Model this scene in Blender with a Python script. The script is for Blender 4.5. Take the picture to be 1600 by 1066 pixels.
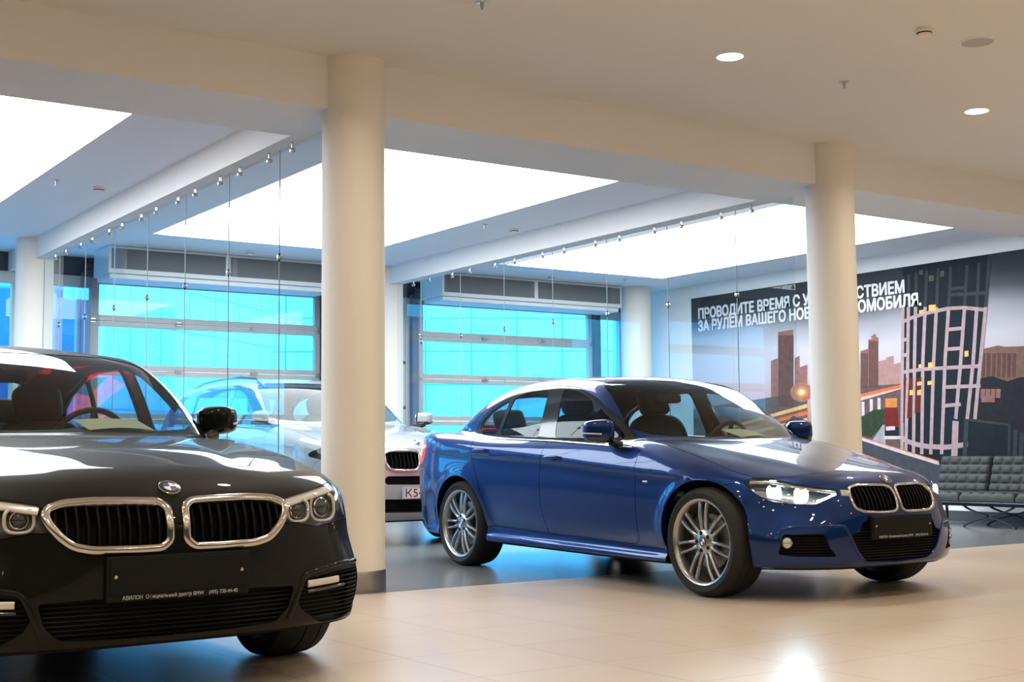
import bpy, bmesh, math, random
import numpy as np
from mathutils import Vector, Matrix

# ------------------------------------------------------------------ camera, world, exposure
for o in list(bpy.data.objects):
    bpy.data.objects.remove(o)
scene = bpy.context.scene
COL = scene.collection
PI = math.pi

CAM_H = 0.8758
cam_data = bpy.data.cameras.new('camera')
cam_data.sensor_width = 36.0
cam_data.lens = 2047.27 / 1600 * 36.0
cam_data.clip_end = 300
cam = bpy.data.objects.new('camera', cam_data)
COL.objects.link(cam)
_r = Vector((0.82615186, -0.56337143, -0.00925997))
_u = Vector((-0.03987701, -0.07485482, 0.9963968))
_f = Vector((0.56203464, 0.8228058, 0.08430702))
cam.matrix_world = Matrix(((_r.x, _u.x, -_f.x, 0), (_r.y, _u.y, -_f.y, 0),
                           (_r.z, _u.z, -_f.z, CAM_H), (0, 0, 0, 1)))
scene.camera = cam

world = bpy.data.worlds.new('sky')
scene.world = world
world.use_nodes = True
wn = world.node_tree
wn.nodes['Background'].inputs['Color'].default_value = (0.62, 0.80, 1.0, 1)
wn.nodes['Background'].inputs['Strength'].default_value = 7.2

vs = scene.view_settings
scene.display_settings.display_device = 'sRGB'
vs.view_transform = 'Standard'
vs.look = 'None'
vs.exposure = 0.0
vs.gamma = 1.0
vs.use_curve_mapping = False
scene.cycles.use_denoising = True
scene.cycles.max_bounces = 10
scene.cycles.transparent_max_bounces = 24
scene.cycles.sample_clamp_indirect = 8.0
scene.cycles.caustics_reflective = False
scene.cycles.caustics_refractive = False

SKYLIGHT = 8.8        # luminous ceiling panels
DOWNLIGHT = 19.0     # warm recessed downlights


def area_light(name, loc, size, power, color):
    l = bpy.data.lights.new(name, 'AREA')
    l.shape = 'DISK'
    l.size = size
    l.energy = power
    l.color = color
    o = bpy.data.objects.new(name, l)
    o.location = loc
    COL.objects.link(o)
    return o


# ------------------------------------------------------------------ materials
def mat(name, col=(.8, .8, .8), rough=.5, metal=0., coat=0., spec=.5, emit=None, estr=1., alpha=1., coat_rough=.03):
    m = bpy.data.materials.new(name)
    m.use_nodes = True
    b = m.node_tree.nodes['Principled BSDF']
    b.inputs['Base Color'].default_value = (*col, 1)
    b.inputs['Roughness'].default_value = rough
    b.inputs['Metallic'].default_value = metal
    b.inputs['Coat Weight'].default_value = coat
    b.inputs['Coat Roughness'].default_value = coat_rough
    b.inputs['Specular IOR Level'].default_value = spec
    if emit:
        b.inputs['Emission Color'].default_value = (*emit, 1)
        b.inputs['Emission Strength'].default_value = estr
    return m


def noisy(m, scale=8., amount=.06, bump=0., bscale=None):
    """break up a flat colour a little with procedural noise (object space)"""
    nt = m.node_tree
    b = nt.nodes['Principled BSDF']
    c = tuple(b.inputs['Base Color'].default_value)
    tc = nt.nodes.new('ShaderNodeTexCoord')
    n = nt.nodes.new('ShaderNodeTexNoise')
    n.inputs['Scale'].default_value = scale
    n.inputs['Detail'].default_value = 5
    nt.links.new(tc.outputs['Object'], n.inputs['Vector'])
    mx = nt.nodes.new('ShaderNodeMix')
    mx.data_type = 'RGBA'
    mx.inputs[6].default_value = tuple(v * (1 - amount) for v in c[:3]) + (1,)
    mx.inputs[7].default_value = tuple(min(1, v * (1 + amount)) for v in c[:3]) + (1,)
    nt.links.new(n.outputs['Fac'], mx.inputs[0])
    nt.links.new(mx.outputs[2], b.inputs['Base Color'])
    if bump:
        n2 = nt.nodes.new('ShaderNodeTexNoise')
        n2.inputs['Scale'].default_value = bscale or scale * 8
        nt.links.new(tc.outputs['Object'], n2.inputs['Vector'])
        bp = nt.nodes.new('ShaderNodeBump')
        bp.inputs['Strength'].default_value = bump
        bp.inputs['Distance'].default_value = .005
        nt.links.new(n2.outputs['Fac'], bp.inputs['Height'])
        nt.links.new(bp.outputs['Normal'], b.inputs['Normal'])
    return m


def thin_glass(name, tint, ior=1.5, rough=0.0, boost=1.0):
    """single-sheet glass: tinted transmission plus a fresnel reflection"""
    m = bpy.data.materials.new(name)
    m.use_nodes = True
    nt = m.node_tree
    nt.nodes.clear()
    out = nt.nodes.new('ShaderNodeOutputMaterial')
    tr = nt.nodes.new('ShaderNodeBsdfTransparent')
    tr.inputs['Color'].default_value = (*tint, 1)
    gl = nt.nodes.new('ShaderNodeBsdfGlossy')
    gl.inputs['Roughness'].default_value = rough
    gl.inputs['Color'].default_value = (boost, boost, boost, 1)
    lw = nt.nodes.new('ShaderNodeLayerWeight')      # Schlick fresnel, the same from both sides
    lw.inputs['Blend'].default_value = .5
    pw = nt.nodes.new('ShaderNodeMath')
    pw.operation = 'POWER'
    pw.inputs[1].default_value = 5.0
    nt.links.new(lw.outputs['Facing'], pw.inputs[0])
    f0 = ((ior - 1) / (ior + 1)) ** 2
    fr = nt.nodes.new('ShaderNodeMath')
    fr.operation = 'MULTIPLY_ADD'
    fr.inputs[1].default_value = 1 - f0
    fr.inputs[2].default_value = f0
    nt.links.new(pw.outputs[0], fr.inputs[0])
    mx = nt.nodes.new('ShaderNodeMixShader')
    nt.links.new(fr.outputs[0], mx.inputs[0])
    nt.links.new(tr.outputs[0], mx.inputs[1])
    nt.links.new(gl.outputs[0], mx.inputs[2])
    nt.links.new(mx.outputs[0], out.inputs[0])
    return m


def emitter(name, col, strength):
    m = bpy.data.materials.new(name)
    m.use_nodes = True
    nt = m.node_tree
    nt.nodes.clear()
    out = nt.nodes.new('ShaderNodeOutputMaterial')
    e = nt.nodes.new('ShaderNodeEmission')
    e.inputs['Color'].default_value = (*col, 1)
    e.inputs['Strength'].default_value = strength
    nt.links.new(e.outputs[0], out.inputs[0])
    return m


def tile_floor(name, c1, c2, grout, size, origin, rough, spec=.5, grout_w=.006, nz=.05):
    m = bpy.data.materials.new(name)
    m.use_nodes = True
    nt = m.node_tree
    b = nt.nodes['Principled BSDF']
    tc = nt.nodes.new('ShaderNodeTexCoord')
    mp = nt.nodes.new('ShaderNodeMapping')
    mp.inputs['Location'].default_value = (-origin[0], -origin[1], 0)
    nt.links.new(tc.outputs['Object'], mp.inputs['Vector'])
    br = nt.nodes.new('ShaderNodeTexBrick')
    br.offset = 0.0
    br.inputs['Scale'].default_value = 1.0
    br.inputs['Brick Width'].default_value = size[0]
    br.inputs['Row Height'].default_value = size[1]
    br.inputs['Mortar Size'].default_value = grout_w
    br.inputs['Mortar Smooth'].default_value = .3
    br.inputs['Bias'].default_value = 0
    br.inputs['Color1'].default_value = (*c1, 1)
    br.inputs['Color2'].default_value = (*c2, 1)
    br.inputs['Mortar'].default_value = (*grout, 1)
    nt.links.new(mp.outputs[0], br.inputs['Vector'])
    n = nt.nodes.new('ShaderNodeTexNoise')
    n.inputs['Scale'].default_value = 3.0
    n.inputs['Detail'].default_value = 8
    nt.links.new(tc.outputs['Object'], n.inputs['Vector'])
    mr = nt.nodes.new('ShaderNodeMapRange')
    mr.inputs['To Min'].default_value = 1 - nz
    mr.inputs['To Max'].default_value = 1 + nz
    nt.links.new(n.outputs['Fac'], mr.inputs['Value'])
    mx = nt.nodes.new('ShaderNodeMix')
    mx.data_type = 'RGBA'
    mx.blend_type = 'MULTIPLY'
    mx.inputs[0].default_value = 1
    nt.links.new(br.outputs['Color'], mx.inputs[6])
    nt.links.new(mr.outputs[0], mx.inputs[7])
    nt.links.new(mx.outputs[2], b.inputs['Base Color'])
    b.inputs['Roughness'].default_value = rough
    b.inputs['Specular IOR Level'].default_value = spec
    bp = nt.nodes.new('ShaderNodeBump')
    bp.inputs['Strength'].default_value = .15
    bp.inputs['Distance'].default_value = .003
    bp.invert = True
    nt.links.new(br.outputs['Fac'], bp.inputs['Height'])
    nt.links.new(bp.outputs['Normal'], b.inputs['Normal'])
    return m


M = {}
M['plaster'] = noisy(mat('white_plaster', (.83, .83, .82), .85, spec=.2), 3, .015, .05, 90)
M['ceiling'] = noisy(mat('ceiling_paint', (.80, .78, .74), .9, spec=.15), 2, .01)
M['ceiling_cool'] = noisy(mat('rear_ceiling_paint', (.80, .85, .90), .9, spec=.15), 2, .01)
M['column'] = noisy(mat('column_paint', (.84, .80, .73), .6, spec=.3), 4, .015, .03, 120)
M['steel'] = noisy(mat('brushed_steel', (.42, .40, .37), .38, metal=1), 30, .1)
M['beige_tile'] = tile_floor('beige_porcelain_tile', (.53, .435, .345), (.55, .45, .355), (.42, .31, .22), (.587, .597), (2.825, 7.36), .28, .5)
M['grey_tile'] = tile_floor('dark_grey_tile', (.15, .157, .165), (.16, .167, .175), (.08, .08, .085), (.587, .597), (2.825, 7.36), .22, .5, nz=.1)
M['skylight'] = emitter('luminous_panel', (.93, .97, 1.0), SKYLIGHT)
M['lamp_on'] = emitter('downlight_glow', (1.0, .88, .72), 22)
M['frame_grey'] = noisy(mat('grey_aluminium', (.56, .54, .50), .5, metal=.1), 12, .05)
M['frame_dark'] = noisy(mat('dark_aluminium', (.055, .058, .06), .55), 12, .08)
M['frame_blue'] = noisy(mat('blue_grey_aluminium', (.16, .20, .24), .5), 12, .08)
M['window_glass'] = thin_glass('solar_blue_glass', (.11, .62, 1.0), 1.5)
M['clear_glass'] = thin_glass('clear_partition_glass', (.82, .91, .93), 1.48)
M['glass_edge'] = mat('glass_edge', (.30, .38, .40), .3)
M['vent_white'] = noisy(mat('white_sheet_metal', (.74, .76, .78), .5), 10, .03)
M['vent_grille'] = mat('grille_mesh', (.17, .18, .185), .7)
M['chrome'] = mat('chrome', (.56, .55, .53), .14, metal=1)
M['satin_chrome'] = mat('satin_chrome', (.55, .545, .53), .28, metal=1)
M['rubber'] = noisy(mat('tyre_rubber', (.018, .018, .019), .75, spec=.3), 40, .2)
M['rim'] = mat('silver_rim', (.40, .40, .39), .26, metal=.9, coat=.4)
M['rim_dark'] = mat('dark_rim_well', (.03, .03, .032), .6)
M['disc'] = mat('brake_disc_steel', (.28, .27, .26), .35, metal=1)
M['gloss_black'] = mat('gloss_black_trim', (.008, .008, .009), .12, coat=.6)
M['matt_black'] = noisy(mat('matt_black_plastic', (.0035, .0038, .0036), .6, spec=.2), 30, .15)
M['bar_black'] = mat('grille_bar_black', (.003, .003, .0033), .5, spec=.2)
M['sofa_leather'] = noisy(mat('sofa_leather', (.036, .040, .038), .6, spec=.35), 20, .15, .1, 160)
M['wall_dark'] = noisy(mat('dark_wall_paint', (.10, .095, .09), .8), 2, .05)
M['underbody'] = mat('underbody_black', (.008, .008, .008), .9, spec=.1)
M['interior'] = noisy(mat('anthracite_interior', (.020, .020, .021), .65), 25, .15)
M['interior_light'] = noisy(mat('light_headliner', (.10, .10, .10), .8), 25, .08)
M['leather'] = noisy(mat('black_leather', (.016, .016, .016), .5, spec=.4), 20, .2, .15, 160)
M['car_glass'] = thin_glass('car_window_glass', (.62, .72, .70), 1.5)
M['car_glass_dark'] = thin_glass('tinted_car_glass', (.42, .62, .72), 1.5)
M['lens'] = thin_glass('headlight_lens', (.93, .95, .96), 1.45)
M['lamp_house'] = mat('headlight_housing', (.05, .05, .052), .3, metal=.3, coat=.3)
M['lamp_house_bright'] = mat('bright_headlight_housing', (.42, .46, .50), .22, metal=.9)
M['lamp_chrome'] = mat('headlight_reflector', (.62, .62, .62), .16, metal=1)
M['lamp_ring'] = mat('unlit_light_ring', (.62, .60, .56), .3, metal=.2)
M['lamp_white'] = emitter('led_white_light', (.60, .86, 1.0), 11)
M['lamp_blue'] = emitter('led_low_beam', (.80, .95, 1.0), 9)
M['red_lens'] = mat('red_tail_lens', (.55, .012, .012), .12, coat=1, emit=(1, .02, .02), estr=4)
M['amber'] = mat('amber_reflector', (.8, .18, .02), .2, emit=(1, .25, .02), estr=.6)
M['badge_blue'] = mat('badge_blue', (.02, .08, .40), .2, coat=1)
M['badge_white'] = mat('badge_white', (.85, .86, .88), .2, coat=1)
M['badge_black'] = mat('badge_black', (.01, .01, .012), .2, coat=1)
M['plate_white'] = mat('plate_white', (.62, .61, .60), .5)
M['plate_ink'] = mat('plate_ink', (.01, .01, .012), .6)
M['text_grey'] = mat('pale_lettering', (.42, .43, .42), .5)
M['paper'] = noisy(mat('cream_paper', (.62, .58, .42), .8), 10, .05)


def paint(name, col, metal=.35, rough=.32):
    m = mat(name, col, rough, metal=metal, coat=1.0, coat_rough=.012, spec=.08)
    m.node_tree.nodes['Principled BSDF'].inputs['Coat IOR'].default_value = 1.42
    b = m.node_tree.nodes['Principled BSDF']
    nt = m.node_tree
    tc = nt.nodes.new('ShaderNodeTexCoord')
    n = nt.nodes.new('ShaderNodeTexNoise')
    n.inputs['Scale'].default_value = 900
    n.inputs['Detail'].default_value = 1
    nt.links.new(tc.outputs['Object'], n.inputs['Vector'])
    mr = nt.nodes.new('ShaderNodeMapRange')
    mr.inputs['To Min'].default_value = rough - .08
    mr.inputs['To Max'].default_value = rough + .1
    nt.links.new(n.outputs['Fac'], mr.inputs['Value'])
    nt.links.new(mr.outputs[0], b.inputs['Roughness'])
    return m


M['blue_paint'] = paint('metallic_blue_paint', (.0022, .026, .130), .70, .36)
M['black_paint'] = paint('dark_grey_paint', (.0035, .0038, .0036), .0, .5)
M['black_paint'].node_tree.nodes['Principled BSDF'].inputs['Coat Weight'].default_value = .48
M['white_paint'] = paint('white_paint', (.31, .33, .345), .0, .35)


# ------------------------------------------------------------------ object helpers
def link(name, me, m=None, parent=None, loc=None):
    o = bpy.data.objects.new(name, me)
    COL.objects.link(o)
    if m is not None:
        for q in (m if isinstance(m, (list, tuple)) else [m]):
            me.materials.append(q)
    if parent is not None:
        o.parent = parent
    if loc is not None:
        o.location = loc
    return o


def obj(name, bm, m, parent=None, smooth=False, loc=None):
    bmesh.ops.recalc_face_normals(bm, faces=bm.faces)
    me = bpy.data.meshes.new(name)
    bm.to_mesh(me)
    bm.free()
    if smooth:
        me.polygons.foreach_set('use_smooth', [True] * len(me.polygons))
        if smooth is not True:
            me.set_sharp_from_angle(angle=math.radians(smooth))
    return link(name, me, m, parent, loc)


def thing(name, label, cat, loc=(0, 0, 0), rz=0, group=None):
    o = bpy.data.objects.new(name, None)
    o.empty_display_size = .2
    COL.objects.link(o)
    o.location = loc
    o.rotation_euler = (0, 0, rz)
    o['label'] = label
    o['category'] = cat
    if group:
        o['group'] = group
    return o


def tag(o, label, cat, group=None):
    o['label'] = label
    o['category'] = cat
    if group:
        o['group'] = group
    return o


def struct(o, label=None):
    o['kind'] = 'structure'
    if label:
        o['label'] = label
    return o


def dup(root, loc=None, rz=None, label=None):
    r = root.copy()
    COL.objects.link(r)
    if loc is not None:
        r.location = loc
    if rz is not None:
        r.rotation_euler = (0, 0, rz)
    if label:
        r['label'] = label
    for ch in list(root.children):
        c = ch.copy()
        COL.objects.link(c)
        c.parent = r
        for g in ch.children:
            d = g.copy()
            COL.objects.link(d)
            d.parent = c
    return r


def box(bm, x0, x1, y0, y1, z0, z1, bev=0., mi=0, seg=2, M4=None):
    v = [bm.verts.new((x, y, z)) for z in (z0, z1) for y in (y0, y1) for x in (x0, x1)]
    fs = []
    for q in ((0, 2, 3, 1), (4, 5, 7, 6), (0, 1, 5, 4), (2, 6, 7, 3), (0, 4, 6, 2), (1, 3, 7, 5)):
        f = bm.faces.new([v[i] for i in q])
        f.material_index = mi
        fs.append(f)
    if bev:
        es = list({e for f in fs for e in f.edges})
        r = bmesh.ops.bevel(bm, geom=es, offset=bev, segments=seg, profile=.5, affect='EDGES')
        for f in r['faces']:
            f.material_index = mi
        vv = {x for f in r['faces'] for x in f.verts} | {x for f in fs if f.is_valid for x in f.verts}
    else:
        vv = set(v)
    if M4 is not None:
        bmesh.ops.transform(bm, matrix=M4, verts=list(vv))
    return vv


def tube(bm, pts, r, n=10, mi=0, caps=True):
    pts = [Vector(p) for p in pts]
    rs = r if isinstance(r, (list, tuple)) else [r] * len(pts)
    rings = []
    up = None
    for i, p in enumerate(pts):
        t = (pts[min(i + 1, len(pts) - 1)] - pts[max(i - 1, 0)]).normalized()
        if up is None:
            up = Vector((0, 0, 1)) if abs(t.z) < .9 else Vector((1, 0, 0))
        a = t.cross(up).normalized()
        up = a.cross(t).normalized()
        rings.append([bm.verts.new(p + rs[i] * (math.cos(2 * PI * k / n) * a + math.sin(2 * PI * k / n) * up)) for k in range(n)])
    for a, b in zip(rings, rings[1:]):
        for k in range(n):
            f = bm.faces.new((a[k], a[(k + 1) % n], b[(k + 1) % n], b[k]))
            f.material_index = mi
    if caps:
        for rg in (rings[0][::-1], rings[-1]):
            bm.faces.new(rg).material_index = mi


def lathe(bm, prof, n=32, axis='z', c=(0, 0, 0), mi=0, close=False):
    """prof: list of (radius, height[, material]) turned round an axis through c"""
    rings = []
    for p in prof:
        ring = []
        for k in range(n):
            a = 2 * PI * k / n
            u, v, w = p[0] * math.cos(a), p[0] * math.sin(a), p[1]
            q = (u, v, w) if axis == 'z' else ((u, w, v) if axis == 'y' else (w, u, v))
            ring.append(bm.verts.new((q[0] + c[0], q[1] + c[1], q[2] + c[2])))
        rings.append(ring)
    pairs = list(zip(rings, rings[1:]))
    if close:
        pairs.append((rings[-1], rings[0]))
    for i, (a, b) in enumerate(pairs):
        for k in range(n):
            f = bm.faces.new((a[k], a[(k + 1) % n], b[(k + 1) % n], b[k]))
            f.material_index = prof[i][2] if len(prof[i]) > 2 else mi
    return rings


def fill_ring(bm, ring, mi=0):
    f = bm.faces.new(ring)
    f.material_index = mi
    return f


def prism(bm, poly, place, depth, mi=0):
    """extrude a 2D polygon: place(u, v, w) gives the 3D point, w in 0..depth"""
    a = [bm.verts.new(place(u, v, 0)) for u, v in poly]
    b = [bm.verts.new(place(u, v, depth)) for u, v in poly]
    n = len(poly)
    fs = [bm.faces.new(a[::-1]), bm.faces.new(b)]
    for k in range(n):
        fs.append(bm.faces.new((a[k], a[(k + 1) % n], b[(k + 1) % n], b[k])))
    for f in fs:
        f.material_index = mi
    return fs


def text_mesh(name, body, size, m, parent=None, M4=None, extrude=.001, align='LEFT', width=None, bold=0.):
    cu = bpy.data.curves.new(name, 'FONT')
    cu.body = body
    cu.size = size
    cu.extrude = extrude
    cu.align_x = align
    to = bpy.data.objects.new(name + '_curve', cu)
    COL.objects.link(to)
    dg = bpy.context.evaluated_depsgraph_get()
    me = bpy.data.meshes.new_from_object(to.evaluated_get(dg))
    bpy.data.objects.remove(to)
    me.name = name
    co = np.empty(len(me.vertices) * 3)
    me.vertices.foreach_get('co', co)
    co = co.reshape(-1, 3)
    if width and len(co):
        co[:, 0] *= width / (co[:, 0].max() - co[:, 0].min())
    me.vertices.foreach_set('co', co.ravel())
    if bold:                                # thicken the strokes: the outlines repeated round a small circle
        bm = bmesh.new()
        bm.from_mesh(me)
        src = list(bm.verts) + list(bm.edges) + list(bm.faces)
        for k in range(6):
            d = bmesh.ops.duplicate(bm, geom=src)
            v = [g for g in d['geom'] if isinstance(g, bmesh.types.BMVert)]
            bmesh.ops.translate(bm, verts=v, vec=(bold * math.cos(k * PI / 3), bold * math.sin(k * PI / 3), -.00012 * (k + 1)))
        bm.to_mesh(me)
        bm.free()
    if M4 is not None:
        me.transform(M4)
    me.materials.clear()
    return link(name, me, m, parent)

# ------------------------------------------------------------------ the hall
XL, XR, YF, YB = -9.0, 13.4, -9.0, 16.5       # left wall, mural wall, wall behind, glazed wall
YE = 7.36                                     # edge between the two floors
ZF, ZR, ZB = 3.465, 3.36, 3.12                # ceilings, underside of beams
XA, XB_, YC, RC = 3.955, 8.527, 7.629, .206   # columns


def slab(name, x0, x1, y0, y1, z0, z1, m, bev=0.):
    bm = bmesh.new()
    box(bm, x0, x1, y0, y1, z0, z1, bev)
    return struct(obj(name, bm, m))


slab('floor_front', XL, XR, YF, YE, -.2, 0, M['beige_tile'])
slab('floor_rear', XL, XR, YE, YB + .15, -.2, 0, M['grey_tile'])
slab('ceiling_front', XL, XR, YF, 7.594, ZF, ZF + .2, M['ceiling'])
slab('ceiling_rear', XL, XR, 8.404, YB + .2, ZR, ZR + .2, M['ceiling_cool'])
slab('wall_left', XL - .2, XL, YF, YB, 0, 3.7, M['wall_dark'])
slab('wall_right', XR, XR + .2, YF, YB + .2, 0, 3.7, M['plaster'])
slab('wall_behind', XL, XR, YF - .2, YF, 0, 3.7, M['wall_dark'])
slab('beam_main', XL, XR, 7.594, 8.404, ZB, 3.7, M['plaster'])
for i, x in enumerate((-5.19, -.617, 3.957, 8.53)):
    slab('beam_cross_%d' % (i + 1), x - .1, x + .07, 8.404, YB, ZB, ZR, M['plaster'])
bm = bmesh.new()
box(bm, XR - .016, XR, 8.2, YB, 0, .12, .004)
struct(obj('baseboard_right', bm, M['frame_dark']))


def column(x, y, top, label, r=RC):
    t = thing('column', label, 'column', (x, y, 0))
    t['kind'] = 'structure'
    bm = bmesh.new()
    lathe(bm, [(r, .13), (r, top)], 64)
    obj('shaft', bm, M['column'], t, smooth=True)
    bm = bmesh.new()
    lathe(bm, [(r + .006, 0), (r + .006, .125), (r + .003, .132), (r - .01, .132)], 64)
    obj('steel_base', bm, M['steel'], t, smooth=50)
    return t


column(XA, YC, ZF, 'thick round column beside the dark grey car, steel ring at its foot')
column(XB_, YC, ZF, 'round column behind the bonnet of the blue car')
column(3.895, 15.4, ZR, 'round column by the glazed wall, above the roof of the dark grey car')
column(8.50, 15.4, ZR, 'round column by the glazed wall, mostly hidden by the thick front column')
column(12.82, 15.4, ZR, 'round column in the rear corner beside the mural wall', .23)

# luminous ceiling panels ------------------------------------------------------
for x0, x1, where in ((-4.15, -1.58, 'outermost left, ahead of the cross beam'), (.43, 3.01, 'above the dark grey car'), (5.01, 7.545, 'between the two glass partitions'),
                      (9.70, 12.40, 'in front of the city mural')):
    t = thing('ceiling_light_panel', 'large rectangular luminous ceiling panel ' + where, 'ceiling light', ((x0 + x1) / 2, 11.6, ZR),
              group='luminous ceiling panels')
    w, d = (x1 - x0) / 2, 2.7
    bm = bmesh.new()
    box(bm, -w, w, -d, d, -.004, -.001)
    obj('diffuser', bm, M['skylight'], t)
    bm = bmesh.new()
    for q in ((-w - .012, -w, -d - .012, d + .012), (w, w + .012, -d - .012, d + .012), (-w, w, -d - .012, -d), (-w, w, d, d + .012)):
        box(bm, *q, -.006, 0)
    obj('frame', bm, M['vent_white'], t)

# recessed downlights over the front floor -----------------------------------------
first = None
for y in (6.17, 3.57, .97, -1.63, -4.23, -6.83):
    for x in (-7.0, -4.4, -1.8, .8, 3.38, 5.98, 8.58, 11.18):
        if first is None:
            first = thing('downlight', 'x', 'ceiling lamp', (x, y, ZF), group='recessed downlights in the front ceiling')
            bm = bmesh.new()
            lathe(bm, [(.100, 0), (.098, -.004), (.088, -.004), (.086, 0)], 36, close=True)
            obj('trim_ring', bm, M['column'], first, smooth=40)
            bm = bmesh.new()
            r0 = lathe(bm, [(.086, -.001), (.06, -.0015), (.02, -.002)], 36)
            fill_ring(bm, r0[-1])
            obj('glowing_disc', bm, M['lamp_on'], first)
            t = first
        else:
            t = dup(first, (x, y, ZF))
        near = {(5.98, 6.17): 'lit recessed downlight in the front ceiling left of the smoke detector',
                (8.58, 6.17): 'lit recessed downlight below the round speaker, nearest the right-hand column',
                (3.38, 6.17): 'recessed downlight at the top picture edge above the thick column'}
        t['label'] = near.get((x, y), 'recessed downlight further forward in the front ceiling, outside the view')
        l = area_light('downlight_beam', (x, y, ZF - .02), .17, DOWNLIGHT, (1.0, .87, .70))
        l.data.spread = math.radians(150)

# small ceiling fittings --------------------------------------------------------------


def smoke_detector(x, y, z, label):
    t = thing('smoke_detector', label, 'smoke detector', (x, y, z), group='smoke detectors')
    bm = bmesh.new()
    r0 = lathe(bm, [(.052, 0), (.054, -.018), (.05, -.022), (.046, -.024), (.046, -.034), (.040, -.046), (.02, -.05)], 28)
    fill_ring(bm, r0[-1])
    obj('housing', bm, M['column'], t, smooth=35)
    bm = bmesh.new()
    lathe(bm, [(.0465, -.026), (.0475, -.026), (.0475, -.033), (.0465, -.033)], 28, close=True)
    obj('sensor_slot', bm, M['matt_black'], t)


smoke_detector(6.6, 5.1, ZF, 'round smoke detector on the front ceiling beside the flat speaker')
smoke_detector(3.613, 12.06, ZR, 'smoke detector on the rear ceiling above the dark grey car, near the cross beam')
smoke_detector(8.197, 11.94, ZR, 'smoke detector on the rear ceiling left of the cross beam behind the blue car')
smoke_detector(6.333, 14.96, ZR, 'smoke detector close to the left heater box')
smoke_detector(10.9, 14.95, ZR, 'smoke detector close to the right heater box')


def sprinkler(x, y, z, label):
    t = thing('sprinkler_head', label, 'sprinkler', (x, y, z), group='ceiling sprinklers')
    bm = bmesh.new()
    lathe(bm, [(.036, 0), (.034, -.005), (.012, -.007), (.010, -.03), (.006, -.034), (.006, -.045)], 20)
    obj('body', bm, M['satin_chrome'], t, smooth=35)
    bm = bmesh.new()
    r0 = lathe(bm, [(.004, -.044), (.018, -.046), (.018, -.049), (.004, -.049)], 16)
    obj('deflector', bm, M['satin_chrome'], t)


sprinkler(7.08, 6.17, ZF, 'sprinkler head between the two lit downlights')
sprinkler(4.034, 6.18, ZF, 'sprinkler head at the top picture edge right of the thick column')
sprinkler(3.193, 11.95, ZR, 'sprinkler head beside the left luminous panel')
sprinkler(7.757, 11.87, ZR, 'sprinkler head beside the middle luminous panel')
sprinkler(12.05, 14.7, ZR, 'sprinkler head by the far corner of the right luminous panel')
t = thing('ceiling_speaker', 'flat round white speaker in the front ceiling', 'speaker', (7.096, 5.078, ZF))
bm = bmesh.new()
lathe(bm, [(.115, 0), (.113, -.006), (.100, -.007)], 40)
obj('rim', bm, M['column'], t, smooth=40)
bm = bmesh.new()
fill_ring(bm, lathe(bm, [(.100, -.0065), (.02, -.0065)], 40)[-1])
obj('grille', bm, noisy(mat('speaker_grille', (.50, .48, .45), .7), 300, .2), t)

# glass partitions with point fittings ------------------------------------------------
JOINTS = [8.785 + .964 * k for k in range(7)]


def partition(x, where):
    gid = 'glass panels of the partition ' + where
    ys = [8.05 if x > 6 else 8.0] + JOINTS + [15.2]
    ords = ['first', 'second', 'third', 'fourth', 'fifth', 'sixth', 'seventh', 'eighth']
    for i in range(8):
        y0, y1 = ys[i] + .004, ys[i + 1] - .004
        t = thing('partition_glass', '%s full-height clear glass pane of the partition %s' % (ords[i], where), 'glass panel', (x, y0, 0), group=gid)
        t['kind'] = 'thing'
        bm = bmesh.new()
        v = [bm.verts.new(q) for q in ((0, 0, .01), (0, y1 - y0, .01), (0, y1 - y0, 3.105), (0, 0, 3.105))]
        bm.faces.new(v)
        obj('pane', bm, M['clear_glass'], t)
        bm = bmesh.new()
        box(bm, -.004, .004, y1 - y0 + .001, y1 - y0 + .005, .01, 3.105)
        obj('polished_edge', bm, M['glass_edge'], t)
    cg, fg = 'ceiling clamps of the partition ' + where, 'patch fittings of the partition ' + where
    c0 = thing('glass_clamp', 'x', 'clamp', group=cg)
    bm = bmesh.new()
    tube(bm, [(0, 0, .06), (0, 0, .0)], .009, 8)
    obj('stem', bm, M['satin_chrome'], c0)
    bm = bmesh.new()
    lathe(bm, [(.001, -.022), (.015, -.020), (.018, -.010), (.018, .010), (.015, .020), (.001, .022)], 14, axis='x')
    obj('disc', bm, M['satin_chrome'], c0, smooth=40)
    k = 0
    for j in JOINTS:
        for dy in (-.215, .19):
            c = c0 if k == 0 else dup(c0)
            c.location = (x, j + dy, 3.06)
            c['label'] = 'small steel clamp on top of the glass partition ' + where
            k += 1
    f0 = thing('patch_fitting', 'x', 'glass fitting', group=fg)
    bm = bmesh.new()
    lathe(bm, [(.001, -.018), (.016, -.016), (.018, -.008), (.018, .008), (.016, .016), (.001, .018)], 14, axis='x')
    obj('disc', bm, M['satin_chrome'], f0, smooth=40)
    bm = bmesh.new()
    tube(bm, [(0, 0, -.03), (0, 0, .03)], .007, 8)
    obj('pin', bm, M['matt_black'], f0)
    for i, j in enumerate(JOINTS):
        f = f0 if i == 0 else dup(f0)
        f.location = (x, j, 2.307)
        f['label'] = 'round steel fitting on the %s glass joint, partition %s' % (ords[i], where)


partition(3.95, 'behind the dark grey car')
partition(8.53, 'behind the blue car')

# glazed rear wall --------------------------------------------------------------------


def wbox(name, x0, x1, z0, z1, m, parent=None, y0=YB - .04, y1=YB + .06, bev=.004):
    bm = bmesh.new()
    box(bm, x0, x1, y0, y1, z0, z1, bev)
    return obj(name, bm, m, parent)


slab('wall_rear_upper', XL, XR, YB, YB + .2, 3.12, ZR, M['frame_dark'])
slab('wall_rear_lower', XL, XR, YB, YB + .2, 0, .10, M['frame_dark'])


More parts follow.
